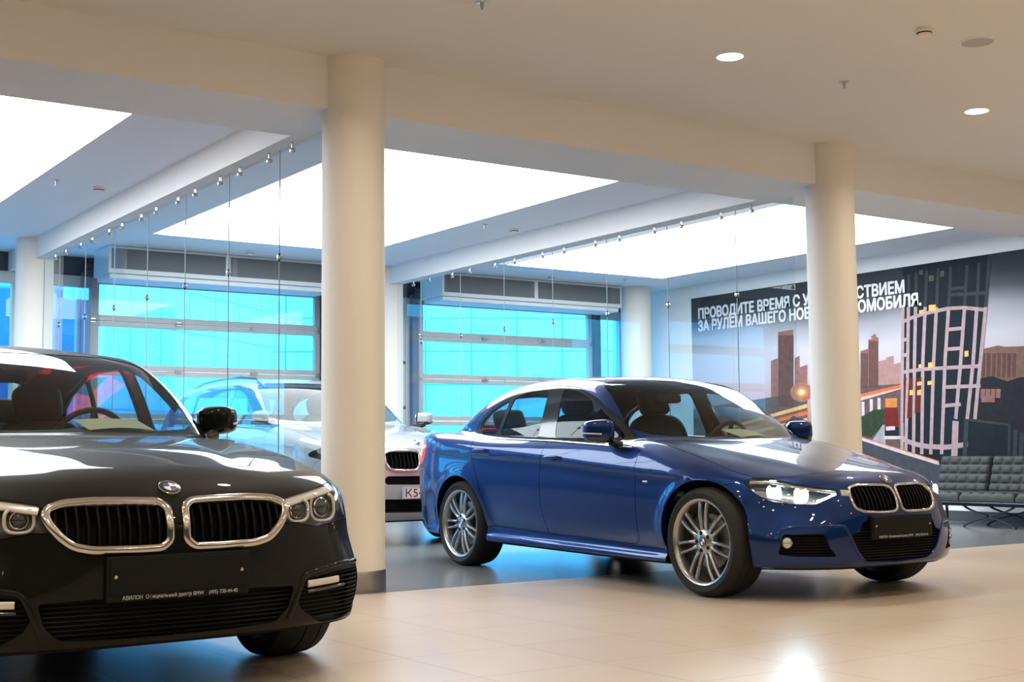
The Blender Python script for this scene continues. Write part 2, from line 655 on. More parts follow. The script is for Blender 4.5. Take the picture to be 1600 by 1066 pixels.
def narrow_window(idx, x0, x1, rails=()):
    t = thing('window_%d' % idx, 'narrow fixed window', 'window', (0, 0, 0))
    t['kind'] = 'structure'
    del t['label'], t['category']
    bm = bmesh.new()
    for q in ((x0, x1, 2.98, 3.12), (x0, x1, .10, .18), (x0, x0 + .05, .18, 2.98), (x1 - .05, x1, .18, 2.98)) + tuple((x0, x1, z, z + .05) for z in rails):
        box(bm, q[0], q[1], YB - .03, YB + .05, q[2], q[3], .003)
    obj('window_frame', bm, M['frame_grey'], t)
    bm = bmesh.new()
    v = [bm.verts.new(q) for q in ((x0 + .04, YB + .01, .17), (x1 - .04, YB + .01, .17), (x1 - .04, YB + .01, 3.0), (x0 + .04, YB + .01, 3.0))]
    bm.faces.new(v)
    obj('pane', bm, M['window_glass'], t)


def glazed_door(idx, x0, x1):
    """sectional overhead door: rows of glazed panels in grey aluminium"""
    t = thing('door_%d' % idx, 'door', 'door', (0, 0, 0))
    t['kind'] = 'structure'
    del t['label'], t['category']
    zs = [.10, .72, 1.337, 1.953, 2.57, 3.10]
    for k in range(5):
        z0, z1 = zs[k], zs[k + 1]
        lo, hi = (.07, .065) if k < 4 else (.075, .065)
        bm = bmesh.new()
        for q in ((x0, x1, z0 + .003, z0 + lo), (x0, x1, z1 - hi, z1 - .003), (x0, x0 + .105, z0 + lo, z1 - hi), (x1 - .085, x1, z0 + lo, z1 - hi)):
            box(bm, q[0], q[1], YB - .03, YB + .03, q[2], q[3], .003)
        f = obj('door_section', bm, M['frame_grey'], t)
        bm = bmesh.new()
        v = [bm.verts.new(q) for q in ((x0 + .1, YB, z0 + lo - .005), (x1 - .08, YB, z0 + lo - .005), (x1 - .08, YB, z1 - hi + .005), (x0 + .1, YB, z1 - hi + .005))]
        bm.faces.new(v)
        obj('pane', bm, M['window_glass'], f)
        if k:
            for xx in (x0 + .03, x0 + (x1 - x0) * .36, x0 + (x1 - x0) * .69, x1 - .03):
                bm = bmesh.new()
                box(bm, xx - .035, xx + .035, YB - .05, YB - .03, z0 - .03, z0 + .035, .006)
                tube(bm, [(xx - .05, YB - .055, z0), (xx + .05, YB - .055, z0)], .011, 8)
                obj('hinge', bm, M['satin_chrome'], f)
    for side, xx in ((-1, x0 - .075), (1, x1 + .05)):
        wbox('track', xx - .05, xx + .05, 0, 3.16, M['frame_blue'] if side < 0 else M['frame_dark'], t, YB - .12, YB - .02)
    bm = bmesh.new()
    box(bm, x0 - .12, x1 + .12, YB - .16, YB - .03, 3.10, 3.20, .01)
    tube(bm, [(x0 - .1, YB - .13, 3.23), (x1 + .1, YB - .13, 3.23)], .035, 12)
    obj('spring_shaft', bm, M['frame_dark'], t)


narrow_window(1, 3.0, 3.95)
narrow_window(2, 3.95, 4.73)
glazed_door(1, 4.853, 8.022)
narrow_window(3, 8.2, 9.38, (.85, 1.5, 2.15))
glazed_door(2, 9.58, 12.80)
narrow_window(4, 12.93, 13.4)
glazed_door(3, .28, 2.95)
wbox('wall_rear_post_left', 4.73, 4.853, .1, 3.12, M['frame_grey'])['kind'] = 'structure'
wbox('wall_rear_post_middle', 9.38, 9.46, .1, 3.12, M['frame_grey'])['kind'] = 'structure'
wbox('wall_rear_post_right', 12.80, 12.93, .1, 3.12, M['frame_dark'])['kind'] = 'structure'
wbox('wall_rear_pier', 8.022, 8.2, .1, 3.12, M['frame_grey'])['kind'] = 'structure'
wbox('wall_rear_far_left', XL, .2, .1, 3.12, M['wall_dark'])['kind'] = 'structure'  # added out of view, solid and dark to cut reflections in the blue car
wbox('wall_rear_pier_left', .2, .28, .1, 3.12, M['frame_grey'])['kind'] = 'structure'

# warm-air heaters above the doors ------------------------------------------------------


def heater(x0, x1, label):
    t = thing('air_heater', label, 'heater', ((x0 + x1) / 2, 15.8, 2.97), group='heater boxes above the glazed doors')
    w = (x1 - x0) / 2
    bm = bmesh.new()
    box(bm, -w, w, -.46, .12, .06, .385, .008)
    box(bm, -w + .03, w - .03, -.42, .08, .0, .06, .01)
    obj('casing', bm, M['vent_white'], t)
    for a, b in ((-w + .04, -.035), (.035, w - .04)):
        bm = bmesh.new()
        box(bm, a, b, -.468, -.458, .115, .355)
        n = int((b - a) / .03)
        for k in range(8):
            z = .125 + k * .03
            box(bm, a, b, -.474, -.466, z, z + .006)
        obj('grille', bm, M['vent_grille'], t)


heater(4.72, 7.70, 'long white heater box with grey grilles above the left glazed door')
heater(9.32, 12.50, 'long white heater box with grey grilles above the right glazed door')
heater(.2, 3.0, 'long white heater box with grilles left of the picture')

# outside --------------------------------------------------------------------------------
slab('ground_outside', -40, 70, YB + .2, 90, -.35, -.15, noisy(mat('grey_paving', (.42, .42, .42), .9), 1, .08))
facade_m = tile_floor('white_facade_panels', (.80, .82, .84), (.76, .79, .82), (.22, .40, .58), (1.45, 1.05), (0, 0), .35, .5, .028, .03)
# panel grid runs in the wall's own plane (local x along the wall, local y up)


def facade(name, label, p0, p1, z1, m, cat='building'):
    a, b = Vector((*p0, -.15)), Vector((*p1, -.15))
    L = (b - a).length
    t = thing(name, label, cat, a, 0)
    bm = bmesh.new()
    v = [bm.verts.new(q) for q in ((0, 0, 0), (L, 0, 0), (L, z1, 0), (0, z1, 0), (0, 0, -4), (L, 0, -4), (L, z1, -4), (0, z1, -4))]
    for q in ((0, 1, 2, 3), (3, 2, 6, 7), (4, 7, 6, 5), (0, 3, 7, 4), (1, 5, 6, 2)):
        bm.faces.new([v[i] for i in q])
    o = obj('wall_panels', bm, m, t)
    d = (b - a).normalized()
    o.matrix_local = Matrix(((d.x, 0, d.y, 0), (d.y, 0, -d.x, 0), (0, 1, 0, 0), (0, 0, 0, 1)))
    return t


facade('outside_building', 'pale panelled building outside the right glazed door', (14.6, 39.0), (31.0, 30.0), 9.0, facade_m)
facade('outside_building', 'pale panelled building outside the left glazed door', (9.0, 30.0), (16.0, 36.2), 9.5, facade_m)
facade('outside_building', 'blue glazed building outside the narrow windows at the left', (-2.0, 27.4), (7.2, 25.0), 4.2,
       tile_floor('blue_curtain_wall', (.03, .10, .26), (.035, .12, .30), (.2, .24, .3), (1.5, 1.4), (0, 0), .15, .6, .05, .05))
facade('outside_building', 'blue glazed office block beyond the right corner', (33.0, 36.0), (46.0, 30.0), 8.0,
       tile_floor('blue_glass_wall', (.07, .18, .42), (.09, .22, .5), (.3, .34, .4), (1.2, 1.6), (0, 0), .15, .6, .05, .05))
t = thing('street_lamp', 'grey street lamp with curved arms outside the right glazed door', 'street lamp', (19.2, 26.0, -.15))
bm = bmesh.new()
tube(bm, [(0, 0, 0), (0, 0, 2.6)], .05, 10)
obj('pole', bm, M['frame_grey'], t)
for s in (-1, 1):
    bm = bmesh.new()
    tube(bm, [(0, 0, 2.55)] + [(s * .9 * math.sin(a), 0, 2.55 + .55 * math.sin(a) - .25 * (1 - math.cos(a))) for a in (.3, .6, .9, 1.2, 1.5)], .028, 8)
    h = obj('arm', bm, M['frame_grey'], t)
    bm = bmesh.new()
    box(bm, s * .9 - .14, s * .9 + .14, -.06, .06, 2.78, 2.84, .02)
    obj('lamp_head', bm, M['frame_grey'], h)

# ------------------------------------------------------------------ car bodies: smooth surfaces from profile curves


class Curve:
    """smooth 1-D profile through control points (monotone cubic, lightly blurred)"""

    def __init__(s, pts, sm=.03, ext=.5):
        p = np.array(sorted(pts), float)
        x, y = p[:, 0], p[:, 1]
        h = np.diff(x)
        d = np.diff(y) / h
        m = np.zeros(len(x))
        for i in range(1, len(x) - 1):
            if d[i - 1] * d[i] > 0:
                w1, w2 = 2 * h[i] + h[i - 1], h[i] + 2 * h[i - 1]
                m[i] = (w1 + w2) / (w1 / d[i - 1] + w2 / d[i])
        m[0], m[-1] = d[0], d[-1]
        st = .003
        q = np.arange(x[0] - ext, x[-1] + ext, st)
        i = np.clip(np.searchsorted(x, q) - 1, 0, len(x) - 2)
        t = (q - x[i]) / h[i]
        v = ((2 * t ** 3 - 3 * t ** 2 + 1) * y[i] + (t ** 3 - 2 * t ** 2 + t) * h[i] * m[i]
             + (-2 * t ** 3 + 3 * t ** 2) * y[i + 1] + (t ** 3 - t ** 2) * h[i] * m[i + 1])
        v = np.where(q < x[0], y[0] + m[0] * (q - x[0]), np.where(q > x[-1], y[-1] + m[-1] * (q - x[-1]), v))
        if sm:
            n = int(3 * sm / st)
            k = np.exp(-.5 * (np.arange(-n, n + 1) * st / sm) ** 2)
            k /= k.sum()
            e = np.concatenate([v[0] + (v[1] - v[0]) * np.arange(-n, 0), v, v[-1] + (v[-1] - v[-2]) * np.arange(1, n + 1)])
            v = np.convolve(e, k, 'valid')
        s.X, s.Y = q, v
        s.D = np.gradient(v, st)

    def __call__(s, x):
        return np.interp(x, s.X, s.Y)

    def d(s, x):
        return np.interp(x, s.X, s.D)


def smax(a, b, k):
    h = np.maximum(k - np.abs(a - b), 0) / k
    return np.maximum(a, b) + h * h * k * .25


def smin(a, b, k):
    return -smax(-a, -b, k)


def sstep(a, b, x):
    t = np.clip((x - a) / (b - a), 0, 1)
    return t * t * (3 - 2 * t)


def car_field(c):
    """signed field of the closed body (negative inside); x forward from the front axle, y to the side, z up"""
    W, zs, low, up = Curve(c['W'], .06), Curve(c['zs'], .06), Curve(c['low'], c.get('lowsm', .012)), Curve(c['up'], .012)
    Xn, Xr, Zc = Curve(c['Xn'], .014), Curve(c['Xr'], .02), Curve(c['Zc'], .04)
    sb, sr, cr = Curve(c['sb'], .035), Curve(c['sr'], .04), Curve(c['crown'], .08)
    Zg, yb, zb, A = Curve(c['Zg'], .035), Curve(c['yb'], .08), Curve(c['belt'], .08), Curve(c['A'], .1)
    bot = Curve(c['bot'], .05)
    rz, wb, Ra = c['rz'], c['wb'], c['Ra']
    tum, tumc, rcr = c['tum'], c['tumc'], c['rcrown']
    kt = Curve(c.get('kt', [(-5, .08), (-.7, .07), (-.2, .13), (.6, .13), (1, .1)]), .1)
    sq, cre = c.get('sq', .35), c.get('crease', (.008, .62, .34))

    def body(x, y, z):
        s_ = zs(x)
        ins = np.where(z < s_, low(np.clip(z / s_, -.2, 1)), up(np.clip(z - s_, 0, .5)))
        fl = 0.
        for ax in (0., -wb):
            r = np.hypot(x - ax, z - rz)
            fl = fl + c['flare'] * np.exp(-((r - Ra) / .055) ** 2) * sstep(.22, .36, z)
        side = y - (W(x) - ins + fl)
        b_ = sb(y)
        front = (x - (Xn(z) - b_ * (1 - sq * sstep(.56, .34, z / c['zk'])))) / np.sqrt(1 + sb.d(y) ** 2)
        rear = ((Xr(z) + sr(y)) - x) / np.sqrt(1 + sr.d(y) ** 2)
        x2 = x + .75 * b_ * sstep(-.5, .5, x)
        t = np.clip((y - (cre[1] + (cre[2] - cre[1]) * (x + .5) / 1.2)) / .05, -3, 3)
        ridge = cre[0] * (.5 - .5 * np.tanh(t)) * sstep(-.75, -.4, x) * sstep(.85, .3, x)
        top = (z - (Zc(x2) - cr(x) * (y / .8) ** 2 + ridge)) / np.sqrt(1 + Zc.d(x2) ** 2)
        B = smax(side, top, kt(x))
        B = smax(B, front, c.get('kf', .07))
        B = smax(B, rear, .07)
        return smax(B, bot(x) - z, .04)

    def house(x, y, z):
        x2 = x + A(x) * y * y
        gt = (z - (Zg(x2) - rcr * (y / .6) ** 2)) / np.sqrt(1 + Zg.d(x2) ** 2)
        d = np.maximum(z - zb(x), -.05)
        gs = (y - (yb(x) - tum * d - tumc * d * d)) / math.sqrt(1 + tum * tum)
        return smax(smax(gt, gs, c.get('kg', .09)), c['gcut'] - z, .02)

    def F(x, y, z):
        y = np.abs(y)
        return smin(body(x, y, z), house(x, y, z), .022)
    F.body, F.house = body, house
    return F


def grad(F, P, e=.0025):
    x, y, z = P.T
    return np.stack([F(x + e, y, z) - F(x - e, y, z), F(x, y + e, z) - F(x, y - e, z), F(x, y, z + e) - F(x, y, z - e)], 1) / (2 * e)


def surface_net(F, h, lo, hi):
    """quads on the zero level of F, half space y >= 0, first vertex layer exactly on y = 0"""
    xs = np.arange(lo[0], hi[0], h)
    ys = np.arange(-h / 2, hi[1], h)
    zs = np.arange(lo[2], hi[2], h)
    X, Y, Z = np.meshgrid(xs, ys, zs, indexing='ij')
    V = F(X, Y, Z)
    S = V < 0
    n = tuple(k - 1 for k in V.shape)
    acc = np.zeros(n + (3,))
    cnt = np.zeros(n)

    def sl(a, d):
        return tuple(slice(d[i], d[i] + n[i]) for i in range(3))
    base = [xs[:-1], ys[:-1], zs[:-1]]
    for ax in range(3):
        o = [i for i in range(3) if i != ax]
        for p in (0, 1):
            for q in (0, 1):
                d0 = [0, 0, 0]
                d0[o[0]], d0[o[1]] = p, q
                d1 = list(d0)
                d1[ax] = 1
                a, b = V[sl(V, d0)], V[sl(V, d1)]
                m = (a < 0) != (b < 0)
                t = np.where(m, a / np.where(m, a - b, 1), 0)
                for i in range(3):
                    off = t if i == ax else d0[i]
                    acc[..., i] += np.where(m, off, 0)
                cnt += m
    act = cnt > 0
    idx = -np.ones(n, int)
    idx[act] = np.arange(act.sum())
    I = np.argwhere(act)
    P = acc[act] / cnt[act][:, None]
    P = np.stack([xs[I[:, 0]] + P[:, 0] * h, ys[I[:, 1]] + P[:, 1] * h, zs[I[:, 2]] + P[:, 2] * h], 1)
    mid = I[:, 1] == 0
    for _ in range(4):
        P[mid, 1] = 0
        f = F(*P.T)
        g = grad(F, P)
        st = (f / np.maximum((g * g).sum(1), .2))[:, None] * g
        ln = np.linalg.norm(st, axis=1, keepdims=True)
        P -= st * np.minimum(1, h * .4 / np.maximum(ln, 1e-9))
    P[mid, 1] = 0
    quads = []
    for ax in range(3):
        o = [i for i in range(3) if i != ax]
        a = np.moveaxis(S, ax, 0)
        e = a[:-1] != a[1:]
        E = np.argwhere(e)
        J = np.zeros((len(E), 3), int)
        J[:, ax], J[:, o[0]], J[:, o[1]] = E[:, 0], E[:, 1], E[:, 2]
        ok = (J[:, o[0]] > 0) & (J[:, o[1]] > 0) & (J[:, o[0]] < n[o[0]]) & (J[:, o[1]] < n[o[1]])
        J = J[ok]

        def cell(p, q):
            K = J.copy()
            K[:, o[0]] -= p
            K[:, o[1]] -= q
            return idx[K[:, 0], K[:, 1], K[:, 2]]
        Q = np.stack([cell(1, 1), cell(0, 1), cell(0, 0), cell(1, 0)], 1)
        inside = S[J[:, 0], J[:, 1], J[:, 2]]
        flip = inside if ax != 1 else ~inside
        Q[~flip] = Q[~flip][:, ::-1]
        quads.append(Q)
    return P, np.concatenate(quads)


def fillet(poly, r=.02, n=4, closed=True):
    """round the corners of a 2D polygon; a point may carry its own radius as a third value"""
    out = []
    N = len(poly)
    for i in range(N):
        p = np.array(poly[i][:2], float)
        rr = poly[i][2] if len(poly[i]) > 2 else r
        if rr <= 0 or (not closed and i in (0, N - 1)):
            out.append(tuple(p))
            continue
        a, b = np.array(poly[i - 1][:2], float) - p, np.array(poly[(i + 1) % N][:2], float) - p
        la, lb = np.linalg.norm(a), np.linalg.norm(b)
        d = min(rr, la * .45, lb * .45)
        a, b = p + a / la * d, p + b / lb * d
        for k in range(n + 1):
            t = k / n
            out.append(tuple((1 - t) ** 2 * a + 2 * t * (1 - t) * p + t * t * b))
    return out


def arch_poly(cx, cz, R, zlow, x_front, x_rear, n=22):
    pts = []
    for k in range(n + 1):
        a = math.radians(-12 + 204 * k / n)
        pts.append((cx + R * math.cos(a), cz + R * math.sin(a)))
    return pts + [(cx - x_rear, zlow), (cx + x_front, zlow)]


AX = {'side': (0, 2, 1), 'front': (1, 2, 0), 'rear': (1, 2, 0), 'top': (0, 1, 2)}


def in_poly(px, py, poly):
    poly = np.asarray(poly)
    x0, y0 = poly[:, 0], poly[:, 1]
    x1, y1 = np.roll(x0, -1), np.roll(y0, -1)
    c = ((y0 > py) != (y1 > py)) & (px < (x1 - x0) * (py - y0) / np.where(y1 == y0, 1e-12, y1 - y0) + x0)
    return bool(c.sum() % 2)


class CarBody:
    def __init__(s, spec, h=.024):
        s.F = car_field(spec)
        s.P, Q = surface_net(s.F, h, spec['lo'], spec['hi'])
        bm = s.bm = bmesh.new()
        vs = [bm.verts.new(p) for p in s.P]
        s.L = bm.faces.layers.int.new('pid')
        for q in Q:
            try:
                bm.faces.new([vs[i] for i in q])
            except ValueError:
                pass
        bm.normal_update()
        s.ids = {'body': 0}

    def pid(s, n):
        return s.ids.setdefault(n, len(s.ids))

    def cut(s, name, proj, poly, src=('body',), keep=None):
        """cut the outline (a 2D polygon seen from one side) into the surface; faces inside become part `name`"""
        a, b, c = AX[proj]
        L = s.L
        poly = [tuple(p[:2]) for p in poly]
        lo = (min(p[0] for p in poly) - .03, min(p[1] for p in poly) - .03)
        hi = (max(p[0] for p in poly) + .03, max(p[1] for p in poly) + .03)
        srcs = {s.pid(n) for n in src}

        def okf(f):
            if f[L] not in srcs:
                return False
            m = f.calc_center_median()
            if not (lo[0] < m[a] < hi[0] and lo[1] < m[b] < hi[1]):
                return False
            n = f.normal
            if proj == 'side' and n.y < .12 and not keep:
                return False
            if proj == 'front' and n.x < .06:
                return False
            if proj == 'rear' and n.x > -.06:
                return False
            if proj == 'top' and n.z < .15:
                return False
            return keep(m, n) if keep else True
        cand = {f for f in s.bm.faces if okf(f)}
        N = len(poly)
        for i in range(N):
            p, q = poly[i], poly[(i + 1) % N]
            dx, dy = q[0] - p[0], q[1] - p[1]
            ln = math.hypot(dx, dy)
            if ln < 1e-6:
                continue
            nx, ny = -dy / ln, dx / ln
            sel = []
            for f in cand:
                mn = mx = None
                tmin, tmax = 1e9, -1e9
                for v in f.verts:
                    u, w = v.co[a] - p[0], v.co[b] - p[1]
                    e = u * nx + w * ny
                    t = (u * dx + w * dy) / ln
                    mn = e if mn is None else min(mn, e)
                    mx = e if mx is None else max(mx, e)
                    tmin, tmax = min(tmin, t), max(tmax, t)
                if mn < -1e-5 and mx > 1e-5 and tmax > -1e-4 and tmin < ln + 1e-4:
                    sel.append(f)
            if not sel:
                continue
            geom = set(sel)
            for f in sel:
                geom.update(f.verts)
                geom.update(f.edges)
            no, co = Vector((0, 0, 0)), Vector((0, 0, 0))
            no[a], no[b] = nx, ny
            co[a], co[b] = p
            cand.difference_update(sel)
            r = bmesh.ops.bisect_plane(s.bm, geom=list(geom), dist=2e-5, plane_co=co, plane_no=no)
            cand.update(g for g in r['geom'] if isinstance(g, bmesh.types.BMFace))
        k = s.pid(name)
        for f in cand:
            m = f.calc_center_median()
            if in_poly(m[a], m[b], poly):
                f[L] = k

    def assign(s, name, test, src=('body',)):
        srcs = {s.pid(n) for n in src}
        k = s.pid(name)
        for f in s.bm.faces:
            if f[s.L] in srcs and test(f.calc_center_median(), f.normal):
                f[s.L] = k

    def drop(s, *names):
        ks = {s.pid(n) for n in names}
        bmesh.ops.delete(s.bm, geom=[f for f in s.bm.faces if f[s.L] in ks], context='FACES')

    def hit(s, proj, pts):
        """3D points on the surface under 2D points seen from the front or the side"""
        a, b, c = AX[proj]
        pts = np.asarray(pts, float)[:, :2]
        ws = np.arange(1.4, -1.6, -.004) if proj == 'front' else (np.arange(1.2, 0, -.004) if proj == 'side' else (np.arange(-5.4, -2, .004) if proj == 'rear' else np.arange(2, 0, -.004)))
        G = np.zeros((len(pts), len(ws), 3))
        G[..., a], G[..., b], G[..., c] = pts[:, None, 0], pts[:, None, 1], ws[None]
        f = s.F(G[..., 0], G[..., 1], G[..., 2])
        k = np.argmax(f < 0, 1)
        k = np.maximum(k, 1)
        r = np.arange(len(pts))
        f0, f1 = f[r, k - 1], f[r, k]
        w = ws[k - 1] + (ws[k] - ws[k - 1]) * f0 / np.where(f0 - f1 == 0, 1, f0 - f1)
        out = np.zeros((len(pts), 3))
        out[:, a], out[:, b], out[:, c] = pts[:, 0], pts[:, 1], w
        n = grad(s.F, out)
        n /= np.linalg.norm(n, axis=1, keepdims=True)
        return out, n

    def emit(s, name, pids, m, root, side='C', gap=.0022, depth=.012, offset=0., label=None, thick_m=None):
        """one mesh from the faces of the given parts; side 'C' both halves in one, 'L'/'R' one side only"""
        ks = {s.pid(n) for n in pids}
        faces = [f for f in s.bm.faces if f[s.L] in ks]
        if not faces:
            return None
        vid = {}
        co, fl = [], []
        for f in faces:
            q = []
            for v in f.verts:
                if v not in vid:
                    vid[v] = len(co)
                    co.append(v.co[:])
                q.append(vid[v])
            fl.append(q)
        P = np.array(co)
        N = grad(s.F, P)
        N /= np.maximum(np.linalg.norm(N, axis=1, keepdims=True), 1e-9)
        on_mid = np.abs(P[:, 1]) < 1e-6
        N[on_mid, 1] = 0
        cnt = {}
        cen = [P[q].mean(0) for q in fl]
        inward = np.zeros_like(P)
        be = []
        for fi, q in enumerate(fl):
            for i in range(len(q)):
                e = (q[i], q[(i + 1) % len(q)])
                key = (min(e), max(e))
                if key in cnt:
                    cnt[key][0] += 1
                else:
                    cnt[key] = [1, e, fi]
        for key, (n, e, fi) in cnt.items():
            if n == 1 and not (on_mid[e[0]] and on_mid[e[1]] and side == 'C'):
                be.append(e)
                t = P[e[1]] - P[e[0]]
                nn = N[e[0]] + N[e[1]]
                d = np.cross(nn, t)
                d /= max(np.linalg.norm(d), 1e-9)
                if np.dot(cen[fi] - P[e[0]], d) < 0:
                    d = -d
                inward[e[0]] += d
                inward[e[1]] += d
        ln = np.linalg.norm(inward, axis=1, keepdims=True)
        inward = np.where(ln > 1e-6, inward / np.maximum(ln, 1e-6), 0)
        if side == 'C':
            inward[on_mid, 1] = 0
        P2 = P + inward * gap + N * offset
        Ps, Ns, Fs = [P2], [N], [list(q) for q in fl]
        nor_sets = [[tuple(N[i]) for i in q] for q in fl]
        base = len(P2)
        if depth and be:
            bi = sorted({i for e in be for i in e})
            mp = {i: base + k for k, i in enumerate(bi)}
            Ps.append(P2[bi] - N[bi] * depth)
            Ns.append(N[bi])
            for a, b in be:
                q = [b, a, mp[a], mp[b]]
                fn = np.cross(P2[a] - P2[b], -N[a])
                fn = fn / max(np.linalg.norm(fn), 1e-9)
                Fs.append(q)
                nor_sets.append([tuple(fn)] * 4)
        nsurf = len(fl)
        Pa = np.concatenate(Ps)
        if side == 'C':
            Pm = Pa * np.array([1, -1, 1])
            K = len(Pa)
            remap = {i: (i if i < len(on_mid) and on_mid[i] else i + K) for i in range(K)}
            F2 = [[remap[i] for i in q[::-1]] for q in Fs]
            n2 = [[(n[0], -n[1], n[2]) for n in ns[::-1]] for ns in nor_sets]
            mi = [0] * nsurf + [1] * (len(Fs) - nsurf)
            Fs, nor_sets, mi = Fs + F2, nor_sets + n2, mi + mi
            Pa = np.concatenate([Pa, Pm])
        elif side == 'R':
            Pa = Pa * np.array([1, -1, 1])
            Fs = [q[::-1] for q in Fs]
            nor_sets = [[(n[0], -n[1], n[2]) for n in ns[::-1]] for ns in nor_sets]
            mi = [0] * nsurf + [1] * (len(Fs) - nsurf)
        else:
            mi = [0] * nsurf + [1] * (len(Fs) - nsurf)
        used = sorted({i for q in Fs for i in q})
        rm = {i: k for k, i in enumerate(used)}
        me = bpy.data.meshes.new(name)
        me.from_pydata(Pa[used].tolist(), [], [[rm[i] for i in q] for q in Fs])
        me.polygons.foreach_set('use_smooth', [True] * len(me.polygons))
        flat = [n for ns in nor_sets for n in ns]
        if len(flat) == len(me.loops):
            me.normals_split_custom_set(flat)
        o = link(name, me, [m, thick_m or m], root)
        me.polygons.foreach_set('material_index', mi)
        if label:
            o['label'] = label
        return o


def ring_mesh(bm, P, N, w, hgt, closed=True, mi=0, sink=.004, nseg=3):
    """a rounded moulding of width w, height hgt along surface points P with normals N"""
    P, N = np.asarray(P), np.asarray(N)
    n = len(P)
    prof = [(-w / 2, -sink)]
    for k in range(nseg * 2 + 1):
        a = PI * (1 - k / (nseg * 2))
        prof.append((math.cos(a) * w / 2, hgt * (.35 + .65 * math.sin(a))))
    prof.append((w / 2, -sink))
    rows = []
    for i in range(n):
        if closed:
            t = P[(i + 1) % n] - P[i - 1]
        else:
            t = P[min(i + 1, n - 1)] - P[max(i - 1, 0)]
        t = t / max(np.linalg.norm(t), 1e-9)
        b = np.cross(N[i], t)
        b /= max(np.linalg.norm(b), 1e-9)
        rows.append([bm.verts.new(P[i] + b * u + N[i] * v) for u, v in prof])
    m = len(prof)
    for i in range(n if closed else n - 1):
        A, B = rows[i], rows[(i + 1) % n]
        for k in range(m - 1):
            f = bm.faces.new((A[k], A[k + 1], B[k + 1], B[k]))
            f.material_index = mi
    if not closed:
        for r_ in (rows[0], rows[-1][::-1]):
            bm.faces.new(r_).material_index = mi


def resample(poly, step=.02, closed=True):
    p = [np.array(q[:2], float) for q in poly]
    out = []
    for i in range(len(p) if closed else len(p) - 1):
        a, b = p[i], p[(i + 1) % len(p)]
        k = max(1, int(np.linalg.norm(b - a) / step))
        out += [tuple(a + (b - a) * j / k) for j in range(k)]
    if not closed:
        out.append(tuple(p[-1]))
    return out


def superbox(bm, c, r, e=(.35, .35), n=(20, 12), mi=0, M4=None, bend=None):
    """closed superellipsoid: centre c, radii r, squareness e"""
    def pw(v, k):
        return math.copysign(abs(v) ** k, v)
    rows = []
    for i in range(1, n[1]):
        a = -PI / 2 + PI * i / n[1]
        row = []
        for k in range(n[0]):
            b = 2 * PI * k / n[0]
            x = r[0] * pw(math.cos(a), e[0]) * pw(math.cos(b), e[1])
            y = r[1] * pw(math.cos(a), e[0]) * pw(math.sin(b), e[1])
            z = r[2] * pw(math.sin(a), e[0])
            q = Vector((x, y, z))
            if bend:
                q = bend(q)
            q = q + Vector(c)
            row.append(bm.verts.new(M4 @ q if M4 is not None else q))
        rows.append(row)
    for A, B in zip(rows, rows[1:]):
        for k in range(n[0]):
            bm.faces.new((A[k], A[(k + 1) % n[0]], B[(k + 1) % n[0]], B[k])).material_index = mi
    bm.faces.new(rows[0][::-1]).material_index = mi
    bm.faces.new(rows[-1]).material_index = mi


# ------------------------------------------------------------------ wheels, badges, seats


def roundel(name, parent, r, pos, nrm, up=(0, 0, 1), th=.006):
    """round badge: chrome rim, black ring, blue and white quarters"""
    n = Vector(nrm).normalized()
    u = Vector(up)
    s = u.cross(n).normalized()
    u = n.cross(s).normalized()
    M4 = Matrix(((s.x, u.x, n.x, pos[0]), (s.y, u.y, n.y, pos[1]), (s.z, u.z, n.z, pos[2]), (0, 0, 0, 1)))
    bm = bmesh.new()
    K = 32
    lathe(bm, [(r, -.004), (r, th * .7), (r * .95, th), (r * .91, th * .8)], K, mi=0)
    lathe(bm, [(r * .92, th * .85), (r * .62, th * 1.1)], K, mi=1)
    lathe(bm, [(r * .62, th * 1.2), (r * .58, th * 1.3), (r * .58, th)], K, mi=0)
    c = bm.verts.new((0, 0, th * 1.3))
    rim = [bm.verts.new((r * .585 * math.cos(2 * PI * k / K), r * .585 * math.sin(2 * PI * k / K), th * 1.12)) for k in range(K)]
    for k in range(K):
        f = bm.faces.new((c, rim[k], rim[(k + 1) % K]))
        f.material_index = 2 + ((k * 4 // K) % 2)
    bmesh.ops.transform(bm, matrix=M4, verts=bm.verts)
    return obj(name, bm, [M['chrome'], M['badge_black'], M['badge_white'], M['badge_blue']], parent, smooth=40)


